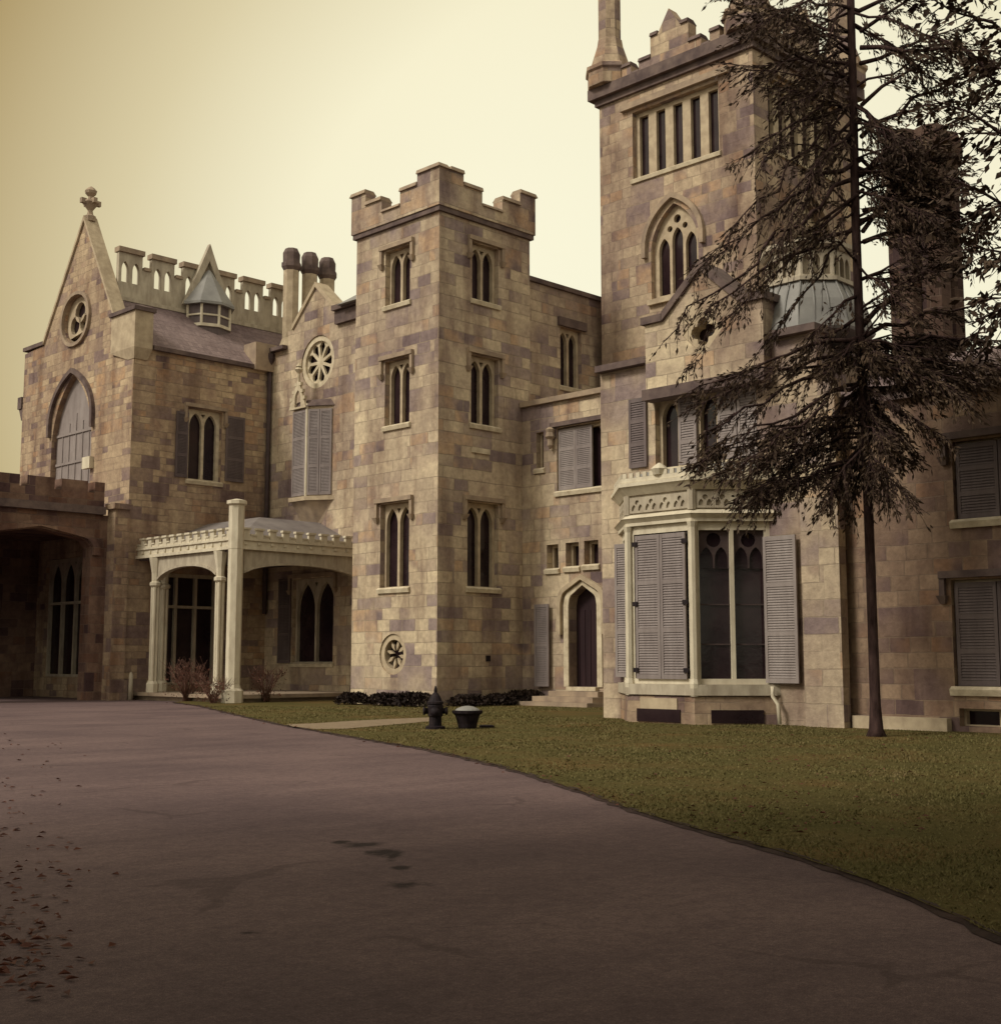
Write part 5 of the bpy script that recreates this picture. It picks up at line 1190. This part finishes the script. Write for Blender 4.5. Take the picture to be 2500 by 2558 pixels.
FT = 24.0
tb0 = ground(1664, 1388, 0.05); tp = [at_dist(x, y, FT) for x, y in ((1660, 1200), (1653, 1000), (1645, 800), (1634, 600), (1627, 400), (1623, 200), (1618, 0))]
tbase = Vector((tp[0].x, tp[0].y, 0.0)); top_ = tp[-1] + Vector((0, 0, 6))
trunk = [tbase - Vector((0, 0, .05)), tbase + Vector((0, 0, 0.16)), tbase + Vector((0, 0, 0.6))] + tp + [top_]
trr = [0.22, 0.13, 0.098, 0.09, 0.088, 0.086, 0.085, 0.083, 0.08, 0.075, 0.04]
rb = random.Random(21)
BR = []
def br(x0, y0, x1, y1, df=0.0, r0=0.05, dn=1.0, sag=0.08, f0=None): BR.append((at_dist(x0, y0, f0 or FT), at_dist(x1, y1, FT + df), r0, dn, sag))
# long limb sweeping down to the left in front of the great tower
br(1642, 330, 1262, 640, -1.5, 0.05, 0.45, 0.05); br(1641, 300, 1340, 500, -0.6, 0.05, 0.8); br(1643, 420, 1330, 600, 0.3, .05, .55)
br(1618, 200, 1400, 300, -0.8, .04, .7); br(1616, 120, 1395, 130, 0.2, .04, .8); br(1616, 150, 1420, 60, -.9, .04, .8); br(1614, 60, 1400, 20, .5, .04, .8); br(1616, 90, 1470, 200, .8, .035, .9)
br(1634, 20, 1370, -20, -.5, .04, .9); br(1634, -30, 1430, 50, -1.4, .04, 1.0); br(1620, 230, 1480, 400, .3, .04, .6); br(1620, 250, 1540, 330, -.9, .04, .7); br(1642, 360, 1500, 480, -.4, .04, .7)

for x0_, y0_, x1_, y1_, df_ in ((1622, 180, 1300, 560, -1.2), (1620, 260, 1380, 620, -.4), (1620, 380, 1300, 700, -1.0), (1630, 420, 1420, 700, .2), (1616, 120, 1440, 330, -.8), (1618, 200, 1480, 470, -1.4)): br(x0_, y0_, x1_, y1_, df_, .03, .42, .03)
# lower drooping limbs left, in front of the gable and bay
br(1640, 640, 1330, 740, -1.0, .05, .8); br(1640, 680, 1340, 830, -.4, .05, .8); br(1644, 720, 1400, 900, -1.4, .045, .85); br(1644, 740, 1430, 985, -.6, .045, 1.0); br(1640, 660, 1310, 780, .2, .04, .6); br(1644, 730, 1340, 880, -.9, .04, .8); br(1646, 770, 1400, 975, -.2, .04, .9); br(1640, 690, 1360, 720, .4, .04, .7)
br(1636, 600, 1500, 690, .1, .04, .9); br(1636, 560, 1540, 640, -.7, .04, .9); br(1650, 820, 1580, 940, .2, .04, 1.2); br(1650, 830, 1570, 960, -.8, .04, 1.2); br(1650, 820, 1620, 980, .6, .04, 1.2); br(1650, 850, 1700, 960, -.4, .04, 1.2)
# right, against the sky
br(1640, 620, 1910, 400, -.8, .055, .55, .0); br(1644, 640, 1930, 560, .4, .05, .9); br(1648, 700, 1900, 690, -.9, .05, 1.5); br(1648, 690, 1850, 640, .4, .05, 1.7); br(1650, 740, 1860, 740, .2, .05, 1.4); br(1650, 760, 1800, 830, -.6, .05, 1.4); br(1650, 760, 1740, 870, .4, .05, 1.4); br(1648, 650, 1780, 690, -.2, .05, 1.8); br(1648, 660, 1960, 650, -.2, .05, 1.3)
br(1641, 420, 1830, 330, -.6, .05, 1.7); br(1641, 440, 1800, 260, .4, .05, 1.7); br(1642, 460, 1850, 430, .2, .05, 1.4); br(1641, 400, 1780, 400, -1.1, .045, 1.8); br(1636, 300, 1850, 480, .7, .045, .8)
br(1640, 330, 1890, 190, -.9, .05, .75); br(1638, 260, 1880, 120, .4, .05, .9); br(1638, 200, 1800, 90, -.3, .045, .9); br(1636, 120, 1850, 40, .3, .045, .9); br(1635, 60, 1790, -40, -.6, .045, .9); br(1634, 20, 1900, -60, .2, .045, .9); br(1636, 90, 1920, 110, -1.4, .05, .8)
for (n_, xa, xb, ya, yb, dn_) in ((8, 1400, 1560, 0, 200, .5), (15, 1470, 1608, 20, 320, .8), (3, 1440, 1600, 330, 560, .4), (9, 1700, 1790, 235, 340, 1.2), (10, 1740, 1900, 290, 470, 1.0), (7, 1690, 1850, 400, 600, .8), (22, 1560, 1900, 630, 760, 1.3), (10, 1320, 1480, 760, 980, .9), (12, 1570, 1740, 780, 960, 1.1), (5, 1720, 1890, 40, 240, .7), (14, 1590, 1720, 640, 900, 1.3)):
    for k in range(n_):
        x1 = rb.uniform(xa, xb); y1 = rb.uniform(ya, yb); y0 = min(880, max(-60, y1 + rb.uniform(-120, 90) * (1 if y1 < 600 else -0.2) - (60 if y1 > 700 else 0)))
        br(1612 + y0 * 0.035, y0, x1, y1, rb.uniform(-1.3, .9), .03, dn_)
nl = conifer('hemlock_tree', tbase, trunk, trr, BR, 5, 'tall thin dark evergreen whose drooping boughs veil the great tower', 2.4, (.06, .17), (.010, .026))
# second tree, trunk outside the frame, boughs entering on the right
F2 = 15.0
b2 = at_dist(2120, 1300, F2); b2.z = 0
BR2 = []
def br2(x0, y0, x1, y1, df=0, r0=.045, dn=1.0, sag=.06): BR2.append((at_dist(x0, y0, F2), at_dist(x1, y1, F2 + df), r0, dn, sag))
br2(2115, 520, 1800, 330, .3, .05, .7, .0); br2(2115, 420, 1780, 180, -.5, .05, .55, 0); br2(2115, 300, 1790, 60, .2, .05, .55, 0); br2(2115, 480, 1860, 620, 0, .045, .9); br2(2115, 250, 1820, 260, .5, .045, .6); br2(2115, 150, 1750, -10, -.3, .045, .7, 0); br2(2115, 520, 1850, 480, -.4, .045, 1.0); br2(2115, 350, 1850, 400, .1, .04, .8); br2(2115, 200, 1850, 120, .6, .04, .7, 0); br2(2115, 600, 1880, 560, .3, .04, .9); br2(2115, 60, 1800, -60, .2, .04, .8)
for k in range(16):
    y_ = rb.uniform(-60, 560); br2(2115, y_, 2115 + rb.uniform(180, 480), y_ + rb.uniform(-120, 140), rb.uniform(-1.5, 1.5), .04, .8, .04)
t2 = [b2] + [at_dist(2118, y, F2) for y in (900, 500, 200, -100)] + [at_dist(2118, -100, F2) + Vector((0, 0, 3))]
conifer('evergreen_tree', b2, t2, [.26, .20, .17, .14, .11, .03], BR2, 9, 'evergreen whose ragged sprays hang into the sky from the right edge', 2.0, (.07, .16), (.020, .044))

# broad evergreens added out of view to shade the foreground and right side
def shade_tree(name, f, r, R_, z0, z1, n, label, seed, lean=0.0):
    rr = random.Random(seed); c = _fh * f + _r * r; root = empty(name, c); tag(root, label, 'tree', 'added shade trees out of view'); cc_ = c + _fh * lean
    tb = MB(); tb.tube([c, c + Vector((0, 0, .5)), c.lerp(cc_, .15) + Vector((0.1, 0, z0 * .6)), c.lerp(cc_, .5) + Vector((0, .2, z0 + 1)), cc_ + Vector((.2, .1, z1 * .8))], [.7, .48, .40, .34, .12], 12); tb.build('trunk', M['bark'], root)
    lb = MB(); vs = []; fs = []; cz = (z0 + z1) / 2; hz = (z1 - z0) / 2; tips = []
    for k in range(70):
        while True:
            q = Vector((rr.uniform(-1, 1), rr.uniform(-1, 1), rr.uniform(-1, 1)))
            if 0.3 < q.length < 1: break
        tip = cc_ + Vector((q.x * R_ * .9, q.y * R_ * .9, cz + q.z * hz * .9)); b_ = c.lerp(cc_, .55) + Vector((0, 0, max(z0 + .8, tip.z - 3))); tips.append(tip)
        lb.tube([b_, b_.lerp(tip, .5) + Vector((0, 0, .4)), tip], [.14, .08, .02], 5)
    lb.build('limb', M['bark'], root, uv=False)
    for k in range(n):
        t_ = rr.choice(tips); p = t_ + Vector((rr.gauss(0, 1), rr.gauss(0, 1), rr.gauss(0, .7))) * 1.1
        leaf_quad(vs, fs, p, Vector((rr.uniform(-1, 1), rr.uniform(-1, 1), rr.uniform(-.7, .3))), rr.uniform(.22, .42), rr.uniform(.07, .13), rr)
    m_ = MB(); m_.add(vs, fs); m_.build('crown', M['needles'], root, recalc=False, uv=False)
shade_tree('evergreen_tree', 0.0, -13.5, 8.0, 3.0, 15, 22000, 'added broad dark evergreen, unseen beyond the left edge, shading the drive', 31)
shade_tree('evergreen_tree', -4.0, -5.0, 7.5, 6.4, 14, 27000, 'added broad dark evergreen, unseen behind the viewpoint, shading the near drive', 32, 4.5)
shade_tree('evergreen_tree', 4.0, 14.0, 7.5, 3.5, 14, 22000, 'added broad dark evergreen, unseen beyond the bottom right corner, shading the near lawn', 33)

shade_tree('evergreen_tree', 17.0, 16.0, 5.5, 3.0, 14, 16000, 'added broad dark evergreen, unseen beyond the right edge, shading the lawn by the low wing', 34)
shade_tree('evergreen_tree', -4.0, 6.0, 7.5, 6.4, 14, 27000, 'added broad dark evergreen, unseen behind the viewpoint on the lawn side, shading the foreground', 35, 4.8)
